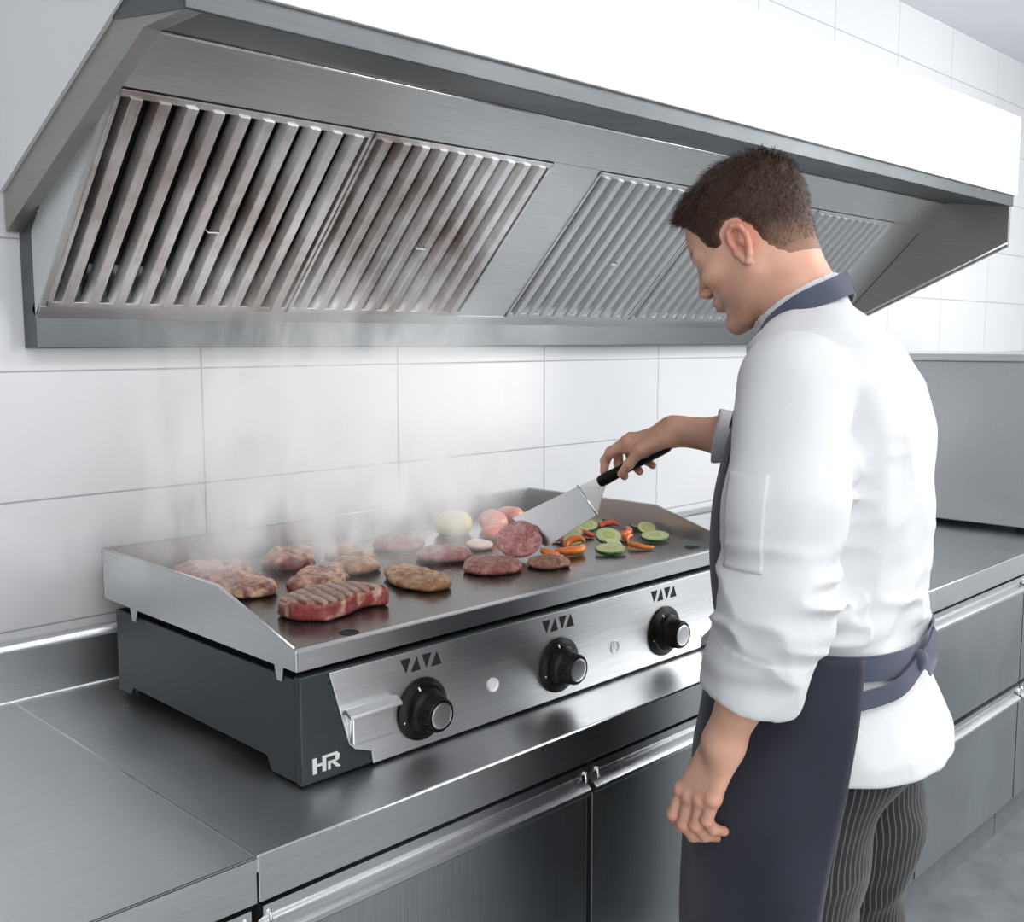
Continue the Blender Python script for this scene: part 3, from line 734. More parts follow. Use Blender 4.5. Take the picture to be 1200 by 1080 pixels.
for a in [('large courgette slice at the far right end of the vegetables', 1.786, 1.343, .037, (-.12, -.10, 1)),
 ('courgette slice lying at the front edge of the vegetables, beside the orange strips', 1.612, 1.322, .036, (-.10, -.12, 1)),
 ('courgette slice leaning on others in the middle of the vegetables', 1.690, 1.392, .034, (-.30, -.30, 1)),
 ('small courgette slice at the back right of the vegetables', 1.872, 1.450, .024, (-.2, -.1, 1)),
 ('courgette slice farthest back in the vegetable heap', 1.842, 1.560, .026, (-.1, -.1, 1)),
 ('courgette slice at the back left of the vegetable heap', 1.765, 1.515, .030, (-.25, -.2, 1)),
 ('courgette slice right beside the spatula blade', 1.672, 1.480, .028, (-.3, -.2, 1)),
 ('courgette slice between the red centre strip and the large slice', 1.830, 1.400, .026, (-.3, -.35, 1)),
 ('courgette slice just behind the front courgette slice', 1.655, 1.352, .024, (.1, -.3, 1)),
 ('half hidden courgette slice behind the orange strips', 1.610, 1.420, .026, (-.4, -.3, 1))]: zucchini(*a)
def strip(name, label, cat, x, y, r, a0, a1, mat, th=.012, hgt=.010, nrm=(0, 0, 1), spin=0):
    """curved pepper strip"""
    n = 18; bm = bmesh.new(); rings = []; r *= .85
    for i in range(n+1):
        t = i/n; a = math.radians(a0+(a1-a0)*.85*t); k = math.sin(PI*min(max(t, .04), .96))**.35
        c = Vector((r*math.cos(a), r*.72*math.sin(a), 0)); o_ = Vector((math.cos(a), math.sin(a), 0))
        rings.append([bm.verts.new(c+o_*(th*.5*math.cos(b_))*k+Vector((0, 0, hgt*.5+hgt*.5*math.sin(b_)*k+.0015*math.sin(5*t)))) for b_ in [2*PI*j/12 for j in range(12)]])
    for A_, B_ in zip(rings[:-1], rings[1:]):
        for j in range(12): bm.faces.new([A_[j], A_[(j+1) % 12], B_[(j+1) % 12], B_[j]])
    bm.faces.new(rings[0][::-1]); bm.faces.new(rings[-1]); bmesh.ops.recalc_face_normals(bm, faces=bm.faces[:])
    o = obj(name, bm, mat, smooth=True); n_ = Vector(nrm).normalized(); place(o, x, y, nrm, PLZ+.0012+r*.8*math.sqrt(max(0, 1-n_.z**2)), spin); return tag(o, label, cat)
for a in [('biggest orange pepper strip, at the left front of the vegetables', 1.548, 1.378, .034, 200, 400, M['orange'], .020, .017, (-.15, -.15, 1), .3),
 ('orange pepper strip tucked behind the biggest orange strip', 1.588, 1.395, .024, 0, 210, M['orange'], .016, .014, (-.3, -.3, 1), .5),
 ('flat orange pepper strip in front of the large courgette slice', 1.704, 1.312, .031, 170, 350, M['orange'], .018, .010, (-.1, -.1, 1), -.2),
 ('red pepper strip in the centre of the vegetables, left of the large courgette slice', 1.752, 1.412, .028, 150, 400, M['red'], .016, .018, (-.25, -.25, 1), .8),
 ('thin red pepper strip at the back of the vegetable heap', 1.806, 1.486, .024, 10, 190, M['red'], .014, .012, (-.2, -.2, 1), .2),
 ('short reddish pepper piece between the spatula and the courgette slices', 1.615, 1.470, .018, 20, 230, M['red'], .014, .014, (0, 0, 1), 1.1),
 ('dark orange pepper piece right behind the small browned patty', 1.500, 1.385, .020, 30, 250, M['orange'], .016, .016, (-.1, -.2, 1), 2.1),
 ('small orange pepper bit beside the red centre strip', 1.733, 1.365, .016, 10, 200, M['orange'], .013, .012, (-.2, -.1, 1), 1.4),
 ('small red pepper bit behind the courgette slice near the spatula', 1.722, 1.470, .017, 10, 200, M['red'], .013, .013, (-.2, -.1, 1), 2.6),
 ('green pepper strip behind the spatula at the back of the griddle', 1.800, 1.735, .024, 0, 180, M['z_skin'], .012, .012, (0, 0, 1), .2)]: strip('pepper_strip', a[0], 'pepper strip', *a[1:])
def blob(name, label, cat, c, r, mat, seed, lobes=3, sq=.6, amp=.002):
    def f(p):
        d = None
        for k in range(lobes):
            a = 2*PI*k/lobes+seed; e = ell(p, (r*.32*math.cos(a), r*.32*math.sin(a), r*sq*.8), (r*.72, r*.72, r*sq))
            d = e if d is None else smin(d, e, r*.18)
        return d+vnoise(p, 40, seed)*amp
    v, qq = mesh_sdf(f, (-r*1.3, -r*1.3, -r*.2), (r*1.3, r*1.3, r*2), .0022)
    v[:, 2] = np.maximum(v[:, 2], 0)
    o = sdf_obj(name, (v, qq), mat); o.location = (c[0], c[1], PLZ+.0006); return tag(o, label, cat)
blob('yellow_pepper', 'pale yellow pepper half at the back of the griddle, in the steam', 'pepper', (1.535, 1.700), .044, M['yellow'], 61, 3, .62)
blob('tomato_half', 'soft pink tomato half next to the yellow pepper', 'tomato', (1.622, 1.668), .042, M['pinkveg'], 67, 2, .6)
blob('tomato_half', 'small pink tomato half farthest back, behind the spatula blade', 'tomato', (1.728, 1.720), .034, M['pinkveg'], 71, 2, .6)
blob('tomato_half', 'reddish tomato half between the yellow pepper and the spatula', 'tomato', (1.560, 1.605), .027, M['red'], 73, 3, .6)
blob('onion_piece', 'pale pink onion piece just behind the patty on the spatula', 'onion', (1.462, 1.545), .028, veg_mat('cooked_onion', (.80, .52, .45), (.88, .74, .68), 60), 79, 4, .35)
blob('courgette_chunk', 'pale green courgette chunk behind the spatula blade', 'courgette', (1.845, 1.690), .018, veg_mat('courgette_chunk', (.45, .52, .22), (.65, .70, .38)), 83, 2, .6)

# ------------------------------------------------------------------ the cook
MO = Vector((1.473, .786, 0)); MRZ = math.radians(105)
man = thing('person', 'man in white chef jacket and navy apron looking down at the griddle', 'person', MO, MRZ)
A3 = lambda *p: np.array(p, float)

def skin_mat():
    m, nt, b = new_mat('skin')
    v = coords(nt); n1 = noise(nt, v, 14, 4, .6); n2 = noise(nt, v, 260, 3, .6)
    c = mix(nt, ramp(nt, n1, [(.35, (0,)*3), (.65, (1,)*3)]), (.66, .355, .245), (.74, .435, .32))
    c = mix(nt, math_(nt, 'MULTIPLY', attr(nt, 'blush'), .6), c, (.66, .24, .17))
    c = mix(nt, attr(nt, 'lip'), c, (.52, .19, .15))
    c = mix(nt, attr(nt, 'brow'), c, (.06, .035, .022))
    c = mix(nt, attr(nt, 'stubble'), c, (.40, .235, .17))
    L(nt, c, b.inputs['Base Color']); b.inputs['Roughness'].default_value = .48
    b.inputs['Subsurface Weight'].default_value = .12; b.inputs['Subsurface Radius'].default_value = (.02, .007, .004); b.inputs['Subsurface Scale'].default_value = .35
    bump(nt, b, n2, .12, .0006); return m
def cloth_mat(name, c1, c2, rough=.8, wsc=900, wr=.25, sheen=.1):
    m, nt, b = new_mat(name); v = coords(nt); n1 = noise(nt, v, 5, 4, .55, .4); n2 = noise(nt, v, wsc, 2)
    n3 = noise(nt, coords(nt, (1, 1, .45)), 11, 4, .5, 1.0)
    L(nt, ramp(nt, n1, [(.35, c1), (.65, c2)]), b.inputs['Base Color']); b.inputs['Roughness'].default_value = rough; b.inputs['Sheen Weight'].default_value = sheen
    hh = math_(nt, 'ADD', math_(nt, 'MULTIPLY', n3, 12.0*wr), math_(nt, 'MULTIPLY', n2, .25))
    bump(nt, b, hh, .5, .0018); return m
M['skin'] = skin_mat()
M['jacket'] = cloth_mat('white_jacket_cloth', (.63, .64, .655), (.67, .68, .69))
M['navy'] = cloth_mat('navy_apron_cloth', (.010, .012, .024), (.017, .020, .038), .85, 700, .15, .25)
M['navy_strap'] = cloth_mat('navy_strap_cloth', (.042, .050, .088), (.058, .068, .112), .8, 700, .1, .3)
M['shoe'] = plain('black_leather', (.012, .012, .013), .35)
def trouser_mat():
    m, nt, b = new_mat('striped_trouser_cloth')
    u = attr(nt, 'u'); q = math_(nt, 'FRACT', math_(nt, 'MULTIPLY', u, 1/.0100))
    d = math_(nt, 'ABSOLUTE', math_(nt, 'SUBTRACT', q, .5))
    r = N(nt, 'ShaderNodeMapRange'); L(nt, d, r.inputs[0]); r.inputs[1].default_value = .07; r.inputs[2].default_value = .15; r.inputs[3].default_value = 1; r.inputs[4].default_value = 0
    n = noise(nt, coords(nt), 7, 4)
    L(nt, mix(nt, r.outputs[0], (.006, .007, .008), (.095, .095, .092)), b.inputs['Base Color']); b.inputs['Roughness'].default_value = .85; b.inputs['Sheen Weight'].default_value = .15
    bump(nt, b, n, .5, .004); return m
M['trouser'] = trouser_mat()

# ---- head -----------------------------------------------------------
HC = A3(.126, 0, 1.668); HR = rotZ(math.radians(-3)) @ rotY(math.radians(29)); HS = .96
def to_head(p): return ((p-HC) @ HR)/HS
def from_head(q): return (np.asarray(q, float)*HS) @ HR.T + HC
def cranium(q):
    d = ell(q, (-.014, 0, .040), (.099, .077, .083))
    d = smin(d, ell(q, (.030, 0, .030), (.062, .066, .072)), .02)
    return d
def head_sdf(q):
    m = q.copy(); m[:, 1] = np.abs(m[:, 1])
    d = cranium(q)
    d = smin(d, ell(m, (.026, .0, -.040), (.064, .058, .078)), .025)
    d = smin(d, ell(m, (-.008, .030, -.030), (.055, .038, .055)), .02)
    d = smin(d, cap(m, (.000, .051, -.050), (.058, .022, -.100), .016, .014), .022)
    d = smin(d, cap(m, (.078, .010, -.102), (.080, 0, -.104), .0165), .016)
    d = smin(d, cap(m, (.083, .012, .020), (.070, .044, .018), .009, .010), .014)
    d = smin(d, ell(m, (.060, .043, -.022), (.024, .018, .017)), .018)
    d = smax(d, -ell(m, (.100, .033, .000), (.018, .017, .011)), .012)
    d = smin(d, sph(m, (.0735, .031, -.001), .0125), .004)
    d = smin(d, cap(m, (.090, 0, .010), (.104, 0, -.026), .0065, .0082), .010)
    d = smin(d, sph(m, (.106, 0, -.029), .0095), .005)
    d = smin(d, ell(m, (.100, .0115, -.033), (.011, .0065, .0075)), .005)
    d = smax(d, -ell(m, (.105, .0065, -.041), (.0045, .003, .004)), .002)
    d = smin(d, ell(m, (.086, 0, -.060), (.012, .026, .016)), .010)
    d = smin(d, ell(m, (.0915, .006, -.0575), (.008, .017, .0048)), .003)
    d = smin(d, ell(m, (.0908, 0, -.0685), (.008, .018, .0055)), .003)
    d = smax(d, -ell(m, (.106, 0, -.0628), (.011, .024, .0011)), .0015)
    d = smax(d, -cap(m, (.100, 0, -.082), (.097, .010, -.082), .006), .008)
    # ear
    ex, ey, ez = -.006, .073, -.012
    pts = [(.012, .000, -.004), (.015, .003, .014), (.009, .008, .028), (-.004, .012, .033), (-.016, .014, .026), (-.020, .014, .010), (-.016, .012, -.008), (-.009, .009, -.022), (.000, .006, -.032), (.007, .002, -.026), (.010, .000, -.012)]
    hp = [(ex+a*.9, ey+b*.9, ez+c*.92) for a, b, c in pts]
    e = None
    for i in range(len(hp)-1):
        r = .0040 if i < 6 else .0050
        c = cap(m, hp[i], hp[i+1], r, r); e = c if e is None else smin(e, c, .003)
    Re = rotZ(math.radians(-28))
    e2 = ell(m, (ex-.002, ey+.003, ez+.002), (.0155, .0038, .0265), Re)
    e2 = smax(e2, -ell(m, (ex+.001, ey+.013, ez-.004), (.009, .010, .012)), .003)
    e = smin(e, e2, .004); e = smin(e, cap(m, (ex-.010, ey+.007, ez+.016), (ex-.008, ey+.006, ez-.010), .0035), .004)
    e = smin(e, cap(m, (ex+.014, ey-.001, ez-.006), (ex+.012, ey+.001, ez-.011), .0045), .003)
    e = smin(e, cap(m, (ex-.004, ey-.004, ez+.006), (ex-.006, ey+.004, ez+.004), .012, .008), .004)
    d = smin(d, e, .004)
    return d
def neck_sdf(p):
    d = cap(p, (.018, 0, 1.49), (.045, 0, 1.575), .062, .056)
    d = smin(d, cap(p, (.045, 0, 1.575), (.081, 0, 1.665), .056, .052), .02)
    return d
def full_head(p): return smin(head_sdf(to_head(p))*HS, neck_sdf(p), .020)
vq_head = mesh_sdf(full_head, (-.08, -.13, 1.47), (.30, .13, 1.85), .0019)

# ---- hands ----------------------------------------------------------
def hand_sdf(p, wrist, wr, knk, fingers, thumb, palm_n, frad=None):
    """knk: 4 knuckles; fingers: per finger list of joints after the knuckle; thumb: joints"""
    d = None
    w = A3(*wrist); k = [A3(*q) for q in knk]; pn = A3(*palm_n)
    for i, q in enumerate(k):
        off = (k[-1]-k[0])/3*(i-1.5)*.55
        c = cap(p, w+off, q, .0135, .0105); d = c if d is None else smin(d, c, .014)
    for i in range(3): d = smin(d, cap(p, k[i], k[i+1], .0100, .0095), .008)
    d = smin(d, cap(p, w+pn*.010, (k[0]+k[3])/2*.55+w*.45+pn*.010, .012, .012), .014)
    t = [A3(*q) for q in thumb]
    d = smin(d, cap(p, t[0], t[1], .0150, .0115), .012)
    tj = chain(p, t[1:], [.0110, .0098, .0078][:len(t)-1], .004); d = smin(d, tj, .006)
    fr = frad or [(.0098, .0090, .0082, .0072), (.0100, .0092, .0084, .0073), (.0096, .0088, .0080, .0070), (.0085, .0078, .0072, .0063)]
    fs = None
    for i in range(4):
        f = chain(p, [k[i]]+[A3(*q) for q in fingers[i]], fr[i][:len(fingers[i])+1], .003)
        for j, q in enumerate(fingers[i][:-1]): f = smin(f, sph(p, q, fr[i][j+1]*1.06), .003)
        fs = f if fs is None else smin(fs, f, .0012)
    d = smin(d, fs, .005)
    return d
# left hand, hanging
LW = A3(.067, .262, .962); n_b = A3(.45, .89, 0); acr = A3(-.89, .45, 0)   # back-of-hand normal, index->little
u0 = A3(.40, .03, -.915); u0 /= np.linalg.norm(u0); pl_ = -n_b
def lefthand():
    kc = LW+u0*.086; offs = [-.030, -.010, .010, .028]; kn = [kc+acr*o+u0*d for o, d in zip(offs, (.000, .004, .000, -.008))]
    lens = [(.044, .026, .021), (.048, .029, .022), (.045, .027, .021), (.036, .021, .019)]
    fing = []
    for i in range(4):
        p = kn[i]; js = []; base = [8, 12, 14, 10][i]
        for s, ang in zip(lens[i], (base, base+34, base+60)):
            a = math.radians(ang); dr = u0*math.cos(a)+(pl_*.80+A3(-.6, 0, 0)*.6)*math.sin(a); dr /= np.linalg.norm(dr); p = p+dr*s; js.append(tuple(p))
        fing.append(js)
    tb = LW+u0*.020-acr*.022+pl_*.008; t1 = tb+u0*.035-acr*.020+pl_*.014; t2 = t1+u0*.034+pl_*.010-acr*.002; t3 = t2+u0*.024+pl_*.010
    return kn, fing, [tb, t1, t2, t3]
lk, lf_, lt = lefthand()
def left_sdf(p):
    d = hand_sdf(p, LW, .02, lk, lf_, lt, pl_, [(.0108, .0099, .0090, .0079), (.0110, .0101, .0092, .0080), (.0106, .0096, .0088, .0077), (.0095, .0087, .0080, .0070)])
    w1 = ell(p, LW, (.020, .026, .03))
    d = smin(d, w1, .02)
    # forearm: slightly flattened
    d = smin(d, chain(p, [(.000, .272, 1.160), (.030, .268, 1.060), LW+A3(-.002, 0, .012)], [.044, .038, .0255], .02), .022)
    for i in range(4): d = smin(d, sph(p, lk[i]+n_b*.003, .0085), .006)
    return d
vq_lh = mesh_sdf(left_sdf, (-.07, .17, .78), (.19, .36, 1.20), .0018)
# right hand, gripping the spatula
RWr = A3(.335, -.225, 1.353)
rk = [(.416, -.194, 1.330), (.415, -.213, 1.334), (.406, -.232, 1.334), (.393, -.249, 1.331)]
rf = [[(.452, -.203, 1.308), (.470, -.217, 1.290), (.472, -.217, 1.268)],
      [(.450, -.230, 1.309), (.452, -.240, 1.282), (.430, -.218, 1.262)],
      [(.440, -.256, 1.312), (.428, -.254, 1.282), (.402, -.226, 1.272)],
      [(.418, -.268, 1.310), (.402, -.262, 1.288), (.378, -.232, 1.284)]]
rt = [(.352, -.198, 1.338), (.382, -.180, 1.318), (.405, -.182, 1.290), (.424, -.190, 1.270)]
def right_sdf(p):
    d = hand_sdf(p, RWr, .02, rk, rf, rt, (-.2, .1, -.97), [(.0115, .0102, .0092, .0080), (.0112, .0102, .0092, .0080), (.0106, .0096, .0088, .0076), (.0096, .0088, .0080, .0070)])
    d = smin(d, chain(p, [(.345, -.205, 1.335), (.385, -.200, 1.318), (.420, -.203, 1.318)], [.018, .016, .012], .01), .012)
    d = smin(d, chain(p, [(.115, -.325, 1.318), (.245, -.262, 1.343), RWr], [.044, .0345, .0265], .02), .022)
    for q in rk: d = smin(d, sph(p, (q[0], q[1], q[2]+.002), .0085), .006)
    return d
vq_rh = mesh_sdf(right_sdf, (.06, -.40, 1.22), (.51, -.13, 1.40), .0018)
# ---- core body (under the clothes)
def core_sdf(p):
    m = p.copy(); m[:, 1] = np.abs(m[:, 1])
    d = ell(p, (.0, 0, 1.33), (.105, .165, .22)); d = smin(d, ell(p, (-.008, 0, 1.03), (.105, .145, .17)), .06)
    d = smin(d, cap(p, (.02, 0, 1.42), (.045, 0, 1.53), .075, .060), .05)
    d = smin(d, cap(m, (0, .06, 1.49), (0, .17, 1.45), .04, .05), .03)
    d = smin(d, chain(m, [(-.01, .09, .93), (-.01, .10, .52), (-.03, .105, .10)], [.085, .055, .04], .03), .05)
    d = smin(d, chain(p, [(0, .19, 1.44), (0, .255, 1.26), (0, .272, 1.16)], [.055, .048, .042], .02), .03)
    d = smin(d, chain(p, [(.02, -.19, 1.45), (.07, -.27, 1.385), (.115, -.325, 1.318)], [.055, .048, .044], .02), .03)
    return d
vq_core = mesh_sdf(core_sdf, (-.2, -.48, .03), (.3, .36, 1.60), .009)
vq = join_sdf([vq_head, vq_lh, vq_rh, vq_core])
def sst(x, a, b): t = np.clip((x-a)/(b-a), 0, 1); return t*t*(3-2*t)
hv = to_head(vq[0]); nh = len(vq_head[0]); isH = np.arange(len(vq[0])) < nh
hm = hv.copy(); hm[:, 1] = np.abs(hm[:, 1])
lip = (1-sst(ell(hm, (.097, 0, -.063), (.018, .022, .010)), -.002, .001))*isH
flat = lambda a, b, ra, rb: cap(hm*A3(0, 1, 1), (0,)+a, (0,)+b, ra, rb)
brow = np.maximum(1-sst(flat((.014, .021), (.050, .026), .0042, .0022), -.001, .0025), (1-sst(flat((.020, -.0065), (.044, -.0055), .0010, .0008), 0, .0012)))*isH*(hm[:, 0] > .05)*.9
stub = (1-sst(ell(hm, (.055, .0, -.085), (.055, .06, .04)), -.01, .012))*isH*.38
blush = np.zeros(len(vq[0]))
blush = np.maximum(blush, (1-sst(sph(hm, (-.012, .082, -.002), .034), -.012, .004))*isH)
blush = np.maximum(blush, (1-sst(sph(hm, (.112, 0, -.03), .016), -.008, .01))*isH*.6)
for q in list(lk)+[f[-1] for f in lf_]+list(rk)+[f[-1] for f in rf]+[lt[-1], rt[-1]]+[f[0] for f in lf_]+[f[0] for f in rf]:
    blush = np.maximum(blush, (1-sst(np.linalg.norm(vq[0]-A3(*q), axis=1), .006, .020))*(~isH)*.75)
body = sdf_obj('body', vq, M['skin'], man, dict(lip=lip, brow=brow, blush=blush, stubble=stub))

# ---- hair
hair_poly = np.array([(.125, .090), (.100, .082), (.084, .080), (.070, .068), (.058, .046), (.048, .014), (.036, .000), (.019, .002), (.013, .020), (-.002, .030), (-.018, .026), (-.029, .006), (-.034, -.024), (-.043, -.045), (-.060, -.064), (-.085, -.072), (-.15, -.068), (-.18, .02), (-.15, .2), (.17, .2), (.14, .075)])
def hair_thick(q):
    pd = poly_sd(q[:, [0, 2]], hair_poly)+vnoise(q, 160, 8)*.0022+vnoise(q, 420, 9)*.0014
    top = sst(q[:, 2], .035, .105); fr = sst(q[:, 0], .02, .08)*sst(q[:, 2], .06, .09)
    t = .0035+.0110*top+.004*fr
    low = sst(q[:, 2], -.075, -.01)
    t = t*(.25+.75*low)
    return t*sst(-pd, -.001, .016), pd
def hair_sdf(p):
    q = to_head(p); t, pd = hair_thick(q)
    n = vnoise(q*np.array([.35, 1, .6]), 190, 5)*.0016+vnoise(q*np.array([.5, 1, .7]), 75, 6)*.0030*sst(q[:, 2], .04, .09)
    base = smin(cranium(q), ell(np.stack([q[:, 0], np.abs(q[:, 1]), q[:, 2]], 1), (-.008, .030, -.030), (.055, .038, .055)), .02)
    d = smin(base*HS, neck_sdf(p), .020)-t-n*sst(t, .002, .008)+.0006
    return np.maximum(d, pd*HS)
vh = mesh_sdf(hair_sdf, (-.06, -.12, 1.58), (.29, .12, 1.86), .0022)
def hair_mat():
    m, nt, b = new_mat('dark_brown_hair')
    v = coords(nt, (1, 1, 1)); n = noise(nt, v, 240, 4, .6); f = attr(nt, 'fade')
    c = ramp(nt, n, [(.3, (.016, .008, .005)), (.55, (.050, .023, .013)), (.8, (.115, .050, .028))])
    c = mix(nt, math_(nt, 'MULTIPLY', f, .92, clamp=True), c, (.36, .20, .14))
    L(nt, c, b.inputs['Base Color']); b.inputs['Roughness'].default_value = .55; b.inputs['Specular IOR Level'].default_value = .3
    bump(nt, b, n, .6, .002); return m
M['hair'] = hair_mat()
hq = to_head(vh[0])
fade = np.clip(1-sst(hq[:, 2]+.25*np.clip(hq[:, 0]+.02, 0, 1), -.066, .012), 0, 1)
pdv = poly_sd(hq[:, [0, 2]], hair_poly); fade = np.maximum(fade*.9, (1-sst(-pdv, 0, .010))*.55*(hq[:, 2] < .05))
hair = sdf_obj('hair', vh, M['hair'], man, dict(fade=fade))
# short strands following the combing direction
def strands(n=11000):
    v = vh[0]; rng = np.random.default_rng(3); idx = rng.integers(0, len(v), n); p = v[idx]
    e = .003; g = np.stack([hair_sdf(p+d)-hair_sdf(p-d) for d in np.eye(3)*e], 1); g /= np.linalg.norm(g, axis=1)[:, None]+1e-9
    q = hq[idx]; t, pd = hair_thick(q); keep = (t > .0022); p, g, q, t = p[keep], g[keep], q[keep], t[keep]
    crown = np.array([-.055, 0, .115]); dr = q-crown; dr[:, 0] += .03; dr = dr @ HR.T
    dr -= (dr*g).sum(1)[:, None]*g; dr /= np.linalg.norm(dr, axis=1)[:, None]+1e-9
    dr += rng.normal(0, .28, dr.shape); ln = .004+t*.62
    side = np.cross(dr, g); side /= np.linalg.norm(side, axis=1)[:, None]+1e-9
    w = .00055; a = p-g*.0015; b = p+dr*(ln*.55)[:, None]+g*(ln*.30)[:, None]; c = p+dr*ln[:, None]+g*(ln*.28)[:, None]
    V = np.stack([a-side*w, a+side*w, b+side*w*.8, b-side*w*.8, c+side*w*.2, c-side*w*.2], 1).reshape(-1, 3)
    k = np.arange(len(p))[:, None]*6; Q = np.concatenate([k+np.array([0, 1, 2, 3]), k+np.array([3, 2, 4, 5])])
    fd = 1.15*np.clip(1-sst(q[:, 2]+.25*np.clip(q[:, 0]+.02, 0, 1), -.066, .012), 0, 1)*.8
    return (V, Q), np.repeat(fd, 6)
sv, sf = strands()
st_o = sdf_obj('hair_strands', sv, M['hair'], hair, dict(fade=sf)); tag(st_o, kind='stuff')

# ---- jacket
TZ = [.80, .88, .94, 1.00, 1.06, 1.09, 1.16, 1.28, 1.39, 1.46, 1.51, 1.545, 1.575, 1.60, 1.63]
TC = [-.022, -.022, -.020, -.014, -.014, -.016, -.018, -.020, -.020, -.012, .004, .015, .025, .032, .035]
TA = [.176, .178, .170, .152, .134, .130, .131, .131, .126, .116, .104, .078, .045, .020, .001]
TB = [.218, .217, .213, .202, .186, .182, .185, .194, .202, .200, .172, .118, .060, .025, .001]
def slice_sdf(p, off=0., e=2.35):
    z = p[:, 2]; ca = np.interp(z, TZ, TC); ra = np.interp(z, TZ, TA)+off; rb = np.interp(z, TZ, TB)+off
    k = ((np.abs((p[:, 0]-ca)/ra))**e+(np.abs(p[:, 1]/rb))**e)**(1/e)
    return (k-1)*np.minimum(ra, rb)*.92
SLV = [(.004, .184, 1.452), (-.002, .242, 1.300), (-.004, .266, 1.175), (.024, .264, 1.055), (.034, .264, 1.015)]
SLR = [.078, .075, .070, .057, .055]
CD = A3(.028, 0, -.12); CD /= np.linalg.norm(CD); CP = A3(.030, .264, 1.037)
SRV = [(.02, -.17, 1.452), (.07, -.27, 1.385), (.115, -.325, 1.318), (.270, -.252, 1.344), (.30, -.240, 1.350)]
RD = A3(.95, .26, .12); RD /= np.linalg.norm(RD); RP = A3(.262, -.256, 1.344)
def folds(p):
    crease = np.exp(-((np.abs(p[:, 1])-.172)/.012)**2)*sst(p[:, 2], 1.10, 1.2)*(1-sst(p[:, 2], 1.40, 1.47))*(p[:, 1] > 0)
    n = vnoise(p*np.array([1, 1, 1.5])+vnoise(p, 6, 4)[:, None]*.06, 9, 9)
    m_ = 1-np.abs(vnoise(p*np.array([1., 1., .75])@rotX(.7).T, 13, 21))*2
    z = p[:, 2]
    waist = sst(z, 1.02, 1.09)*(1-sst(z, 1.12, 1.30))
    pull = 1-np.abs(vnoise(p*np.array([1.0, 1.0, 2.6])@rotX(-.35).T, 12, 33))*2
    arm = (p[:, 1] > .16)
    el_ = np.exp(-((z-1.17)/.08)**2)*arm
    armpit = np.exp(-((p[:, 1]-.17)/.05)**2-((z-1.36)/.09)**2)
    return -crease*.010+n*.0030+m_*.0040+pull*(waist*.007+el_*.0055+armpit*.006)
def jacket_sdf(p):
    t = slice_sdf(p)
    sl = chain(p, SLV, SLR, .03)
    # turned-up cuff and pocket on the left sleeve
    al = (p-CP) @ CD
    sl_c = sl-.0042*sst(al, -.083, -.079)
    pa = p[:, 0]; pz = p[:, 2]
    pock = (sst(pa, -.005, .000)*(1-sst(pa, .052, .057))*sst(pz, 1.222, 1.226)*(1-sst(pz, 1.345, 1.349)))*(p[:, 1] > .24)
    sl_c = np.maximum(sl_c, al)
    sl_c = np.maximum(sl_c, -np.maximum(cap(p, CP-CD*.045, CP+CD*.05, .050), -al-.05))
    d = smin(t, sl_c, .010)
    sr = chain(p, SRV, [.078, .070, .062, .0385, .036], .03); ar = (p-RP) @ RD
    sr = np.maximum(sr-.003*sst(ar, -.05, -.047), ar); sr = np.maximum(sr, -cap(p, RP-RD*.02, RP+RD*.05, .031))
    d = smin(d, sr, .030)
    d = d-folds(p)
    # stand collar around the neck
    c = cap(p, (.020, 0, 1.50), (.078, 0, 1.635), .071, .066)
    cn = A3(.56, 0, .83); h_ = (p-A3(-.004, 0, 1.622)) @ cn
    col = np.maximum(np.abs(c)-.0032, np.maximum(h_, -h_-.060))
    d = smin(d, col, .006)
    d = np.maximum(d, -np.maximum(cap(p, (.025, 0, 1.515), (.08, 0, 1.64), .0665, .0625), -(h_+.075)))
    hem = .908+.010*vnoise(p*np.array([1, 1, 0]), 9, 2)+.05*(np.clip(p[:, 0], -1, 0)+.12)*0
    d = smax(d, hem-p[:, 2], .004)
    d = np.maximum(d, -np.maximum(slice_sdf(p, -.010), p[:, 2]-(hem+.04)))
    return d
vj = relax(mesh_sdf(jacket_sdf, (-.24, -.48, .88), (.34, .37, 1.66), .0042, slack=1.9), 1, .4)
jacket = sdf_obj('chef_jacket', vj, M['jacket'], man)
def pocket():
    na, nz = 14, 26; A_, Z_ = np.meshgrid(np.linspace(-.002, .058, na), np.linspace(1.226, 1.350, nz), indexing='ij')
    p = np.stack([A_.ravel(), np.full(A_.size, .40), Z_.ravel()], 1)
    for _ in range(40): p[:, 1] -= np.clip(jacket_sdf(p), -.01, .03)*.8
    p[:, 1] += .0012; bm = bmesh.new(); v = [bm.verts.new(q) for q in p]
    for i in range(na-1):
        for j in range(nz-1): bm.faces.new([v[i*nz+j], v[(i+1)*nz+j], v[(i+1)*nz+j+1], v[i*nz+j+1]])
    bmesh.ops.recalc_face_normals(bm, faces=bm.faces[:])
    o = obj('sleeve_pocket', bm, M['jacket'], jacket, smooth=True); s = o.modifiers.new('th', 'SOLIDIFY'); s.thickness = .0024; s.offset = 0
pocket()

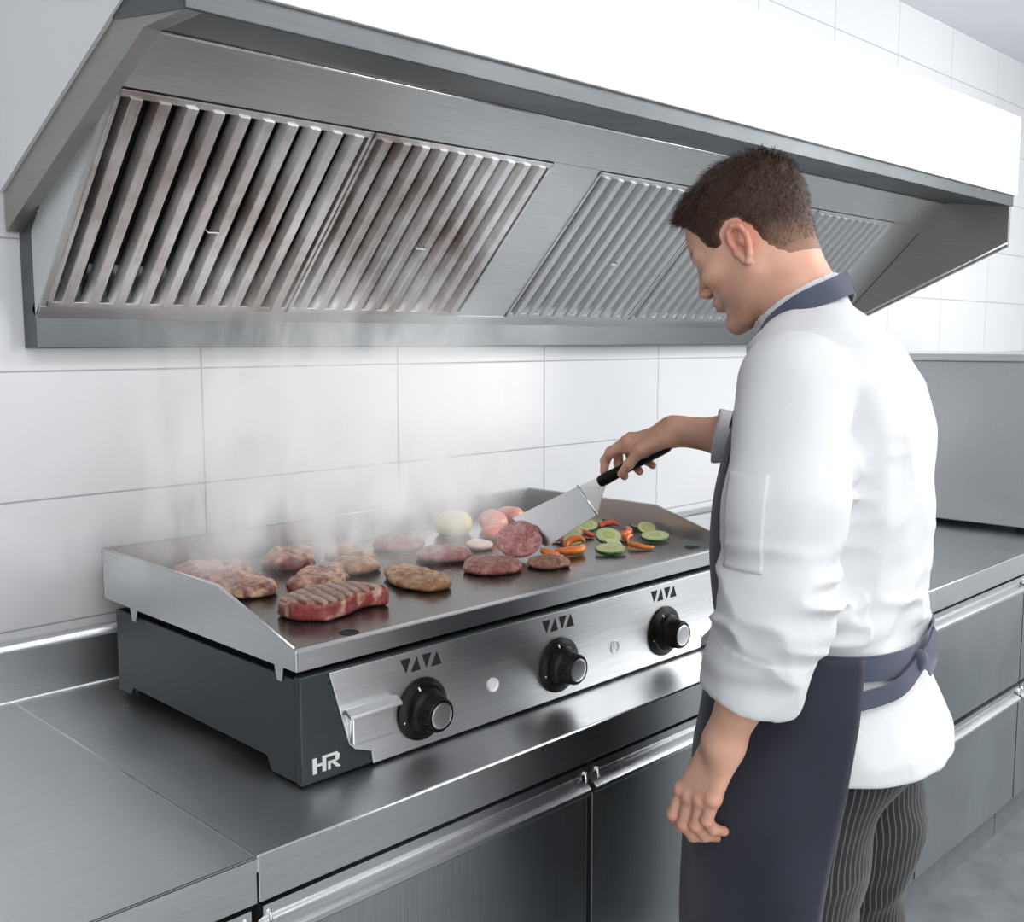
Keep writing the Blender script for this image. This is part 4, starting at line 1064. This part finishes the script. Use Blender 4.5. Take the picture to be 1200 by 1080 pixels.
# ---- trousers and shoes
LEG = {1: [(-.020, .085, .97), (.000, .100, .74), (.005, .105, .50), (-.025, .110, .10)], -1: [(-.030, -.085, .97), (-.045, -.095, .74), (-.040, -.10, .50), (-.060, -.110, .10)]}
LR = [.105, .097, .080, .068]
def leg_sdf(p, s): return chain(p, LEG[s], LR, .03)
def trouser_sdf(p):
    a = leg_sdf(p, 1); b = leg_sdf(p, -1); d = smin(a, b, .012); z = p[:, 2]
    top = ell(p, (-.036, 0, .93), (.130, .170, .12)); d = smin(d, top, .03)
    m_ = 1-np.abs(vnoise(p*np.array([1, 1, 1.6])@rotX(.5).T, 12, 51))*2
    d = d-m_*.006*(.6+.8*np.exp(-((z-.55)/.1)**2))-vnoise(p, 8, 52)*.006
    return np.maximum(np.maximum(d, z-.965), .045-z)
vt = relax(mesh_sdf(trouser_sdf, (-.22, -.26, .03), (.16, .26, 1.06), .006), 1, .4)
v = vt[0]; a_ = leg_sdf(v, 1); b_ = leg_sdf(v, -1); s_ = np.where(a_ < b_, 1, -1)
zz = v[:, 2]; zs = [.10, .50, .74, .97]
cx = np.where(s_ > 0, np.interp(zz, zs, [p[0] for p in LEG[1][::-1]]), np.interp(zz, zs, [p[0] for p in LEG[-1][::-1]]))
cy_ = np.where(s_ > 0, np.interp(zz, zs, [p[1] for p in LEG[1][::-1]]), np.interp(zz, zs, [p[1] for p in LEG[-1][::-1]]))
uu = np.arctan2(-(v[:, 1]-cy_), -(v[:, 0]-cx))*.098
trousers = sdf_obj('trousers', vt, M['trouser'], man, dict(u=uu))
for s, ax in ((1, -.025), (-1, -.060)):
    def shoe(p):
        y = s*.110; d = smin(ell(p, (ax+.02, y, .050), (.085, .042, .045)), ell(p, (ax+.115, y+s*.005, .030), (.085, .046, .036)), .03)
        d = smin(d, cap(p, (ax-.01, y, .06), (ax-.005, y, .11), .045, .045), .02)
        sole = np.maximum(np.minimum(ell(p, (ax+.02, y, .0), (.092, .046, .05)), ell(p, (ax+.115, y+s*.005, 0), (.092, .050, .05))), np.abs(p[:, 2]-.009)-.009)
        return np.minimum(np.maximum(d, .010-p[:, 2]), sole)
    vs = mesh_sdf(shoe, (ax-.10, s*.110-.07, -.006), (ax+.23, s*.110+.07, .14), .005)
    vs[0][:, 2] = np.maximum(vs[0][:, 2], 0)
    sdf_obj('shoe', vs, M['shoe'], man)

# ---- apron
def shell(name, thf, zs, rad, mat, parent, th=.0022, n=72):
    """cloth sheet: thf(z)->(theta0, theta1); rad(z, th)->(a, b)"""
    bm = bmesh.new(); rows = []
    for z in zs:
        t0, t1 = thf(z); row = []
        for i in range(n+1):
            t = math.radians(t0+(t1-t0)*i/n); a, b = rad(z, t); row.append(bm.verts.new((a, b, z)))
        rows.append(row)
    for r0, r1 in zip(rows[:-1], rows[1:]):
        for i in range(n): bm.faces.new([r0[i], r0[i+1], r1[i+1], r1[i]])
    bmesh.ops.recalc_face_normals(bm, faces=bm.faces[:])
    o = obj(name, bm, mat, parent, smooth=True)
    s = o.modifiers.new('th', 'SOLIDIFY'); s.thickness = th; s.offset = 1
    return o
def spow(x, e): return math.copysign(abs(x)**e, x)
def torso_pt(z, t, off):
    e = 2/2.35; ca = np.interp(z, TZ, TC); ra = np.interp(z, TZ, TA)+off; rb = np.interp(z, TZ, TB)+off
    return ca+ra*spow(math.cos(t), e), rb*spow(math.sin(t), e)
AZ = [.40, .60, .75, .90, 1.0, 1.09]; AC = [.030, .024, .016, .004, -.004, -.010]; AA = [.160, .166, .172, .176, .166, .148]; AB = [.220, .234, .244, .246, .228, .204]
def skirt(z, t):
    e = 2/2.25; ca = np.interp(z, AZ, AC); ra = np.interp(z, AZ, AA); rb = np.interp(z, AZ, AB)
    lo = (1.09-z)/.69; w_ = .006*lo*math.sin(t*9+1.2*math.sin(z*7))+.004*math.sin(t*4+z*11)*(1-lo)+.0035*mnoise.noise(Vector((t*2.4, z*7, 1.7)))
    return ca+(ra+w_)*spow(math.cos(t), e), (rb+w_)*spow(math.sin(t), e)
zs = [1.088-.688*i/56 for i in range(57)]
def sk_th(z):
    f = (1.09-z)/.69; return (-122+6*f, 124-14*f)
apron = shell('apron', sk_th, zs, skirt, M['navy'], man)
def bib_th(z):
    f = min(max((z-1.07)/.33, 0), 1); return (-72+34*f, 72-30*f)
shell('bib', bib_th, [1.07+.335*i/24 for i in range(25)], lambda z, t: torso_pt(z, t, .016+.028*math.sin(PI*min(1, max(0, (z-1.04)/.36)))**.8), M['navy'], apron)
# waist band all round
def ring(z0, off, w, name, parent, t0=-180, t1=180, dz=lambda t: 0, mat=None):
    pts, nr = [], []
    for i in range(61):
        t = math.radians(t0+(t1-t0)*i/60); a, b = torso_pt(z0, t, off); pts.append((a, b, z0+dz(t))); nr.append((math.cos(t), math.sin(t), 0))
    return obj(name, ribbon(pts, nr, w, .0016, 2), mat or M['navy_strap'], parent, smooth='auto')
ring(1.076, .012, .036, 'waist_band', apron, -181, 181, lambda t: .012*math.sin(t*2+.5)*.3)
a0 = skirt(1.035, math.radians(122)); pk = torso_pt(1.07, math.radians(160), .020)
mid = torso_pt(1.045, math.radians(140), .018)
obj('tie_strap', ribbon([(a0[0]+.01, a0[1]+.003, 1.030), (mid[0], mid[1], 1.043), (pk[0], pk[1], 1.068)], [(-.4, .9, 0), (-.6, .8, 0), (-.9, .4, 0)], .026, .0018), M['navy_strap'], apron, smooth='auto')
vk = mesh_sdf(lambda p: ell(p, (pk[0], pk[1], 1.071), (.010, .015, .016))+vnoise(p, 90, 3)*.0015, (pk[0]-.03, pk[1]-.04, 1.04), (pk[0]+.03, pk[1]+.03, 1.10), .003)
sdf_obj('knot', vk, M['navy_strap'], apron)
for dz, dd in ((.028, -.050), (-.022, -.040)):
    obj('tie_end', ribbon([(pk[0]-.004, pk[1], 1.073), (pk[0]-.010, pk[1]+dd*.5, 1.073+dz*.4), (pk[0]-.012, pk[1]+dd, 1.073+dz)], [(-.9, .3, 0), (-.9, .4, .1), (-.9, .4, 0)], .026, .0016), M['navy_strap'], apron, smooth='auto')
for s in (1, -1):
    pts = [(-.026, 0, 1.606), (-.010, s*.048, 1.592), (.026, s*.080, 1.572), (.066, s*.084, 1.543), (.094, s*.080, 1.505), (.108, s*.085, 1.450), (.122, s*.085, 1.390)]
    nr = [(-.9, 0, .45), (-.7, s*.5, .5), (-.2, s*.8, .55), (.1, s*.75, .65), (.6, s*.4, .65), (.9, s*.2, .35), (.98, s*.1, .15)]
    obj('neck_strap', ribbon(pts, nr, .034, .0016), M['navy_strap'], apron, smooth='auto')

# ---- spatula in the right hand
sp = thing('spatula', 'steel spatula with a wide blade and dark handle held by the man', 'spatula', MO, MRZ)
bm = bmesh.new()
def quadplate(bm, pts, th):
    p = [Vector(q) for q in pts]; n = (p[1]-p[0]).cross(p[-1]-p[0]).normalized()*th/2
    a = [bm.verts.new(q-n) for q in p]; b = [bm.verts.new(q+n) for q in p]; k = len(p)
    bm.faces.new(a[::-1]); bm.faces.new(b)
    for i in range(k): bm.faces.new([a[i], a[(i+1) % k], b[(i+1) % k], b[i]])
quadplate(bm, [(.661, -.190, 1.165), (.581, -.185, 1.115), (.480, -.205, 1.185), (.526, -.212, 1.236)], .0018)
obj('blade', bm, M['steel_blade'], sp, bevel=.0005)
bm = bmesh.new(); tube(bm, [(.479, -.2035, 1.184), (.527, -.2105, 1.238)], .0022, 8); obj('fold', bm, M['steel_bright'], sp, smooth=True)
bm = bmesh.new(); quadplate(bm, [(.526, -.212, 1.236), (.480, -.205, 1.185), (.463, -.204, 1.243), (.470, -.207, 1.262)], .0022)
obj('neck', bm, M['steel_blade'], sp, bevel=.0006)
bm = bmesh.new()
hp0, hp1 = Vector((.476, -.205, 1.249)), Vector((.330, -.205, 1.331))
tube(bm, [hp0.lerp(hp1, t) for t in (0, .03, .12, .3, .5, .7, .85, .93, .97, 1.0)], [.0095, .0115, .012, .0105, .011, .0118, .0125, .012, .009, .004], 14)
obj('handle', bm, M['black_plastic'], sp, smooth='auto', angle=60)

# ------------------------------------------------------------------ steam rising from the meat
def steam(name, label, x0, x1, y0, y1, z0, z1, dens, seed, base=(0, 0, 0)):
    cx, cy = (x0+x1)/2, (y0+y1)/2
    bm = bmesh.new(); lathe(bm, [(0, z0), (.5, z0), (.53, z0+.15), (.55, (z0+z1)/2), (.53, z1-.05), (0, z1)], 24)
    for v in bm.verts: v.co.x = v.co.x*(x1-x0); v.co.y = v.co.y*(y1-y0)
    m = bpy.data.materials.new('drifting_steam'); m.use_nodes = True; nt = m.node_tree; nt.nodes.clear()
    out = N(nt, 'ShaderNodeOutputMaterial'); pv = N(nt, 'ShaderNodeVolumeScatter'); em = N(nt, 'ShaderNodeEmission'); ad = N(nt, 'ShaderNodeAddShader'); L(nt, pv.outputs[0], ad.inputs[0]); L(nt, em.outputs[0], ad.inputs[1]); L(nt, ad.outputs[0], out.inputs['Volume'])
    pv.inputs['Color'].default_value = (1, 1, 1, 1); pv.inputs['Anisotropy'].default_value = .2
    tc = N(nt, 'ShaderNodeTexCoord'); mp = N(nt, 'ShaderNodeMapping'); mp.inputs['Scale'].default_value = (1.5, 1.5, .62); mp.inputs['Location'].default_value = (seed, seed*.7, 0); mp.inputs['Rotation'].default_value = (.0, .22, 0)
    L(nt, tc.outputs['Object'], mp.inputs['Vector'])
    n1 = noise(nt, mp.outputs['Vector'], 5.5, 6, .66, 1.1)
    f = N(nt, 'ShaderNodeMapRange'); f.interpolation_type = 'SMOOTHSTEP'; L(nt, n1, f.inputs[0]); f.inputs[1].default_value = .42; f.inputs[2].default_value = .72
    sp_ = N(nt, 'ShaderNodeSeparateXYZ'); L(nt, tc.outputs['Object'], sp_.inputs[0])
    dx = math_(nt, 'DIVIDE', sp_.outputs['X'], (x1-x0)/2); dy = math_(nt, 'DIVIDE', sp_.outputs['Y'], (y1-y0)/2)
    r = math_(nt, 'SQRT', math_(nt, 'ADD', math_(nt, 'MULTIPLY', dx, dx), math_(nt, 'MULTIPLY', dy, dy)))
    e = N(nt, 'ShaderNodeMapRange'); e.interpolation_type = 'SMOOTHSTEP'; L(nt, r, e.inputs[0]); e.inputs[1].default_value = 1.0; e.inputs[2].default_value = .35
    h = N(nt, 'ShaderNodeMapRange'); h.interpolation_type = 'SMOOTHSTEP'; L(nt, sp_.outputs['Z'], h.inputs[0]); h.inputs[1].default_value = z1; h.inputs[2].default_value = z0+(z1-z0)*.15
    g = N(nt, 'ShaderNodeMapRange'); L(nt, sp_.outputs['Z'], g.inputs[0]); g.inputs[1].default_value = z0; g.inputs[2].default_value = z0+.03
    d = math_(nt, 'MULTIPLY', math_(nt, 'MULTIPLY', f.outputs[0], e.outputs[0]), math_(nt, 'MULTIPLY', math_(nt, 'MULTIPLY', h.outputs[0], g.outputs[0]), dens))
    L(nt, d, pv.inputs['Density']); L(nt, math_(nt, 'MULTIPLY', d, .30), em.inputs['Strength'])  # added emission: scattered light is put into the steam as a faint glow
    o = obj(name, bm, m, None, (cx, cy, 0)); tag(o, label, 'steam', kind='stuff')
    return o
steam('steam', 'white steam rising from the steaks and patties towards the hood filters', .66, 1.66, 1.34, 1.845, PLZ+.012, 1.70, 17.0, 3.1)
SC.cycles.volume_bounces = 1; SC.cycles.volume_step_rate = 2.0; SC.cycles.volume_preview_step_rate = 2.0; SC.cycles.volume_max_steps = 128
SC.cycles.max_bounces = 8; SC.cycles.transparent_max_bounces = 6; SC.cycles.use_denoising = True
SC.cycles.caustics_reflective = False; SC.cycles.caustics_refractive = False; SC.cycles.sample_clamp_indirect = 6
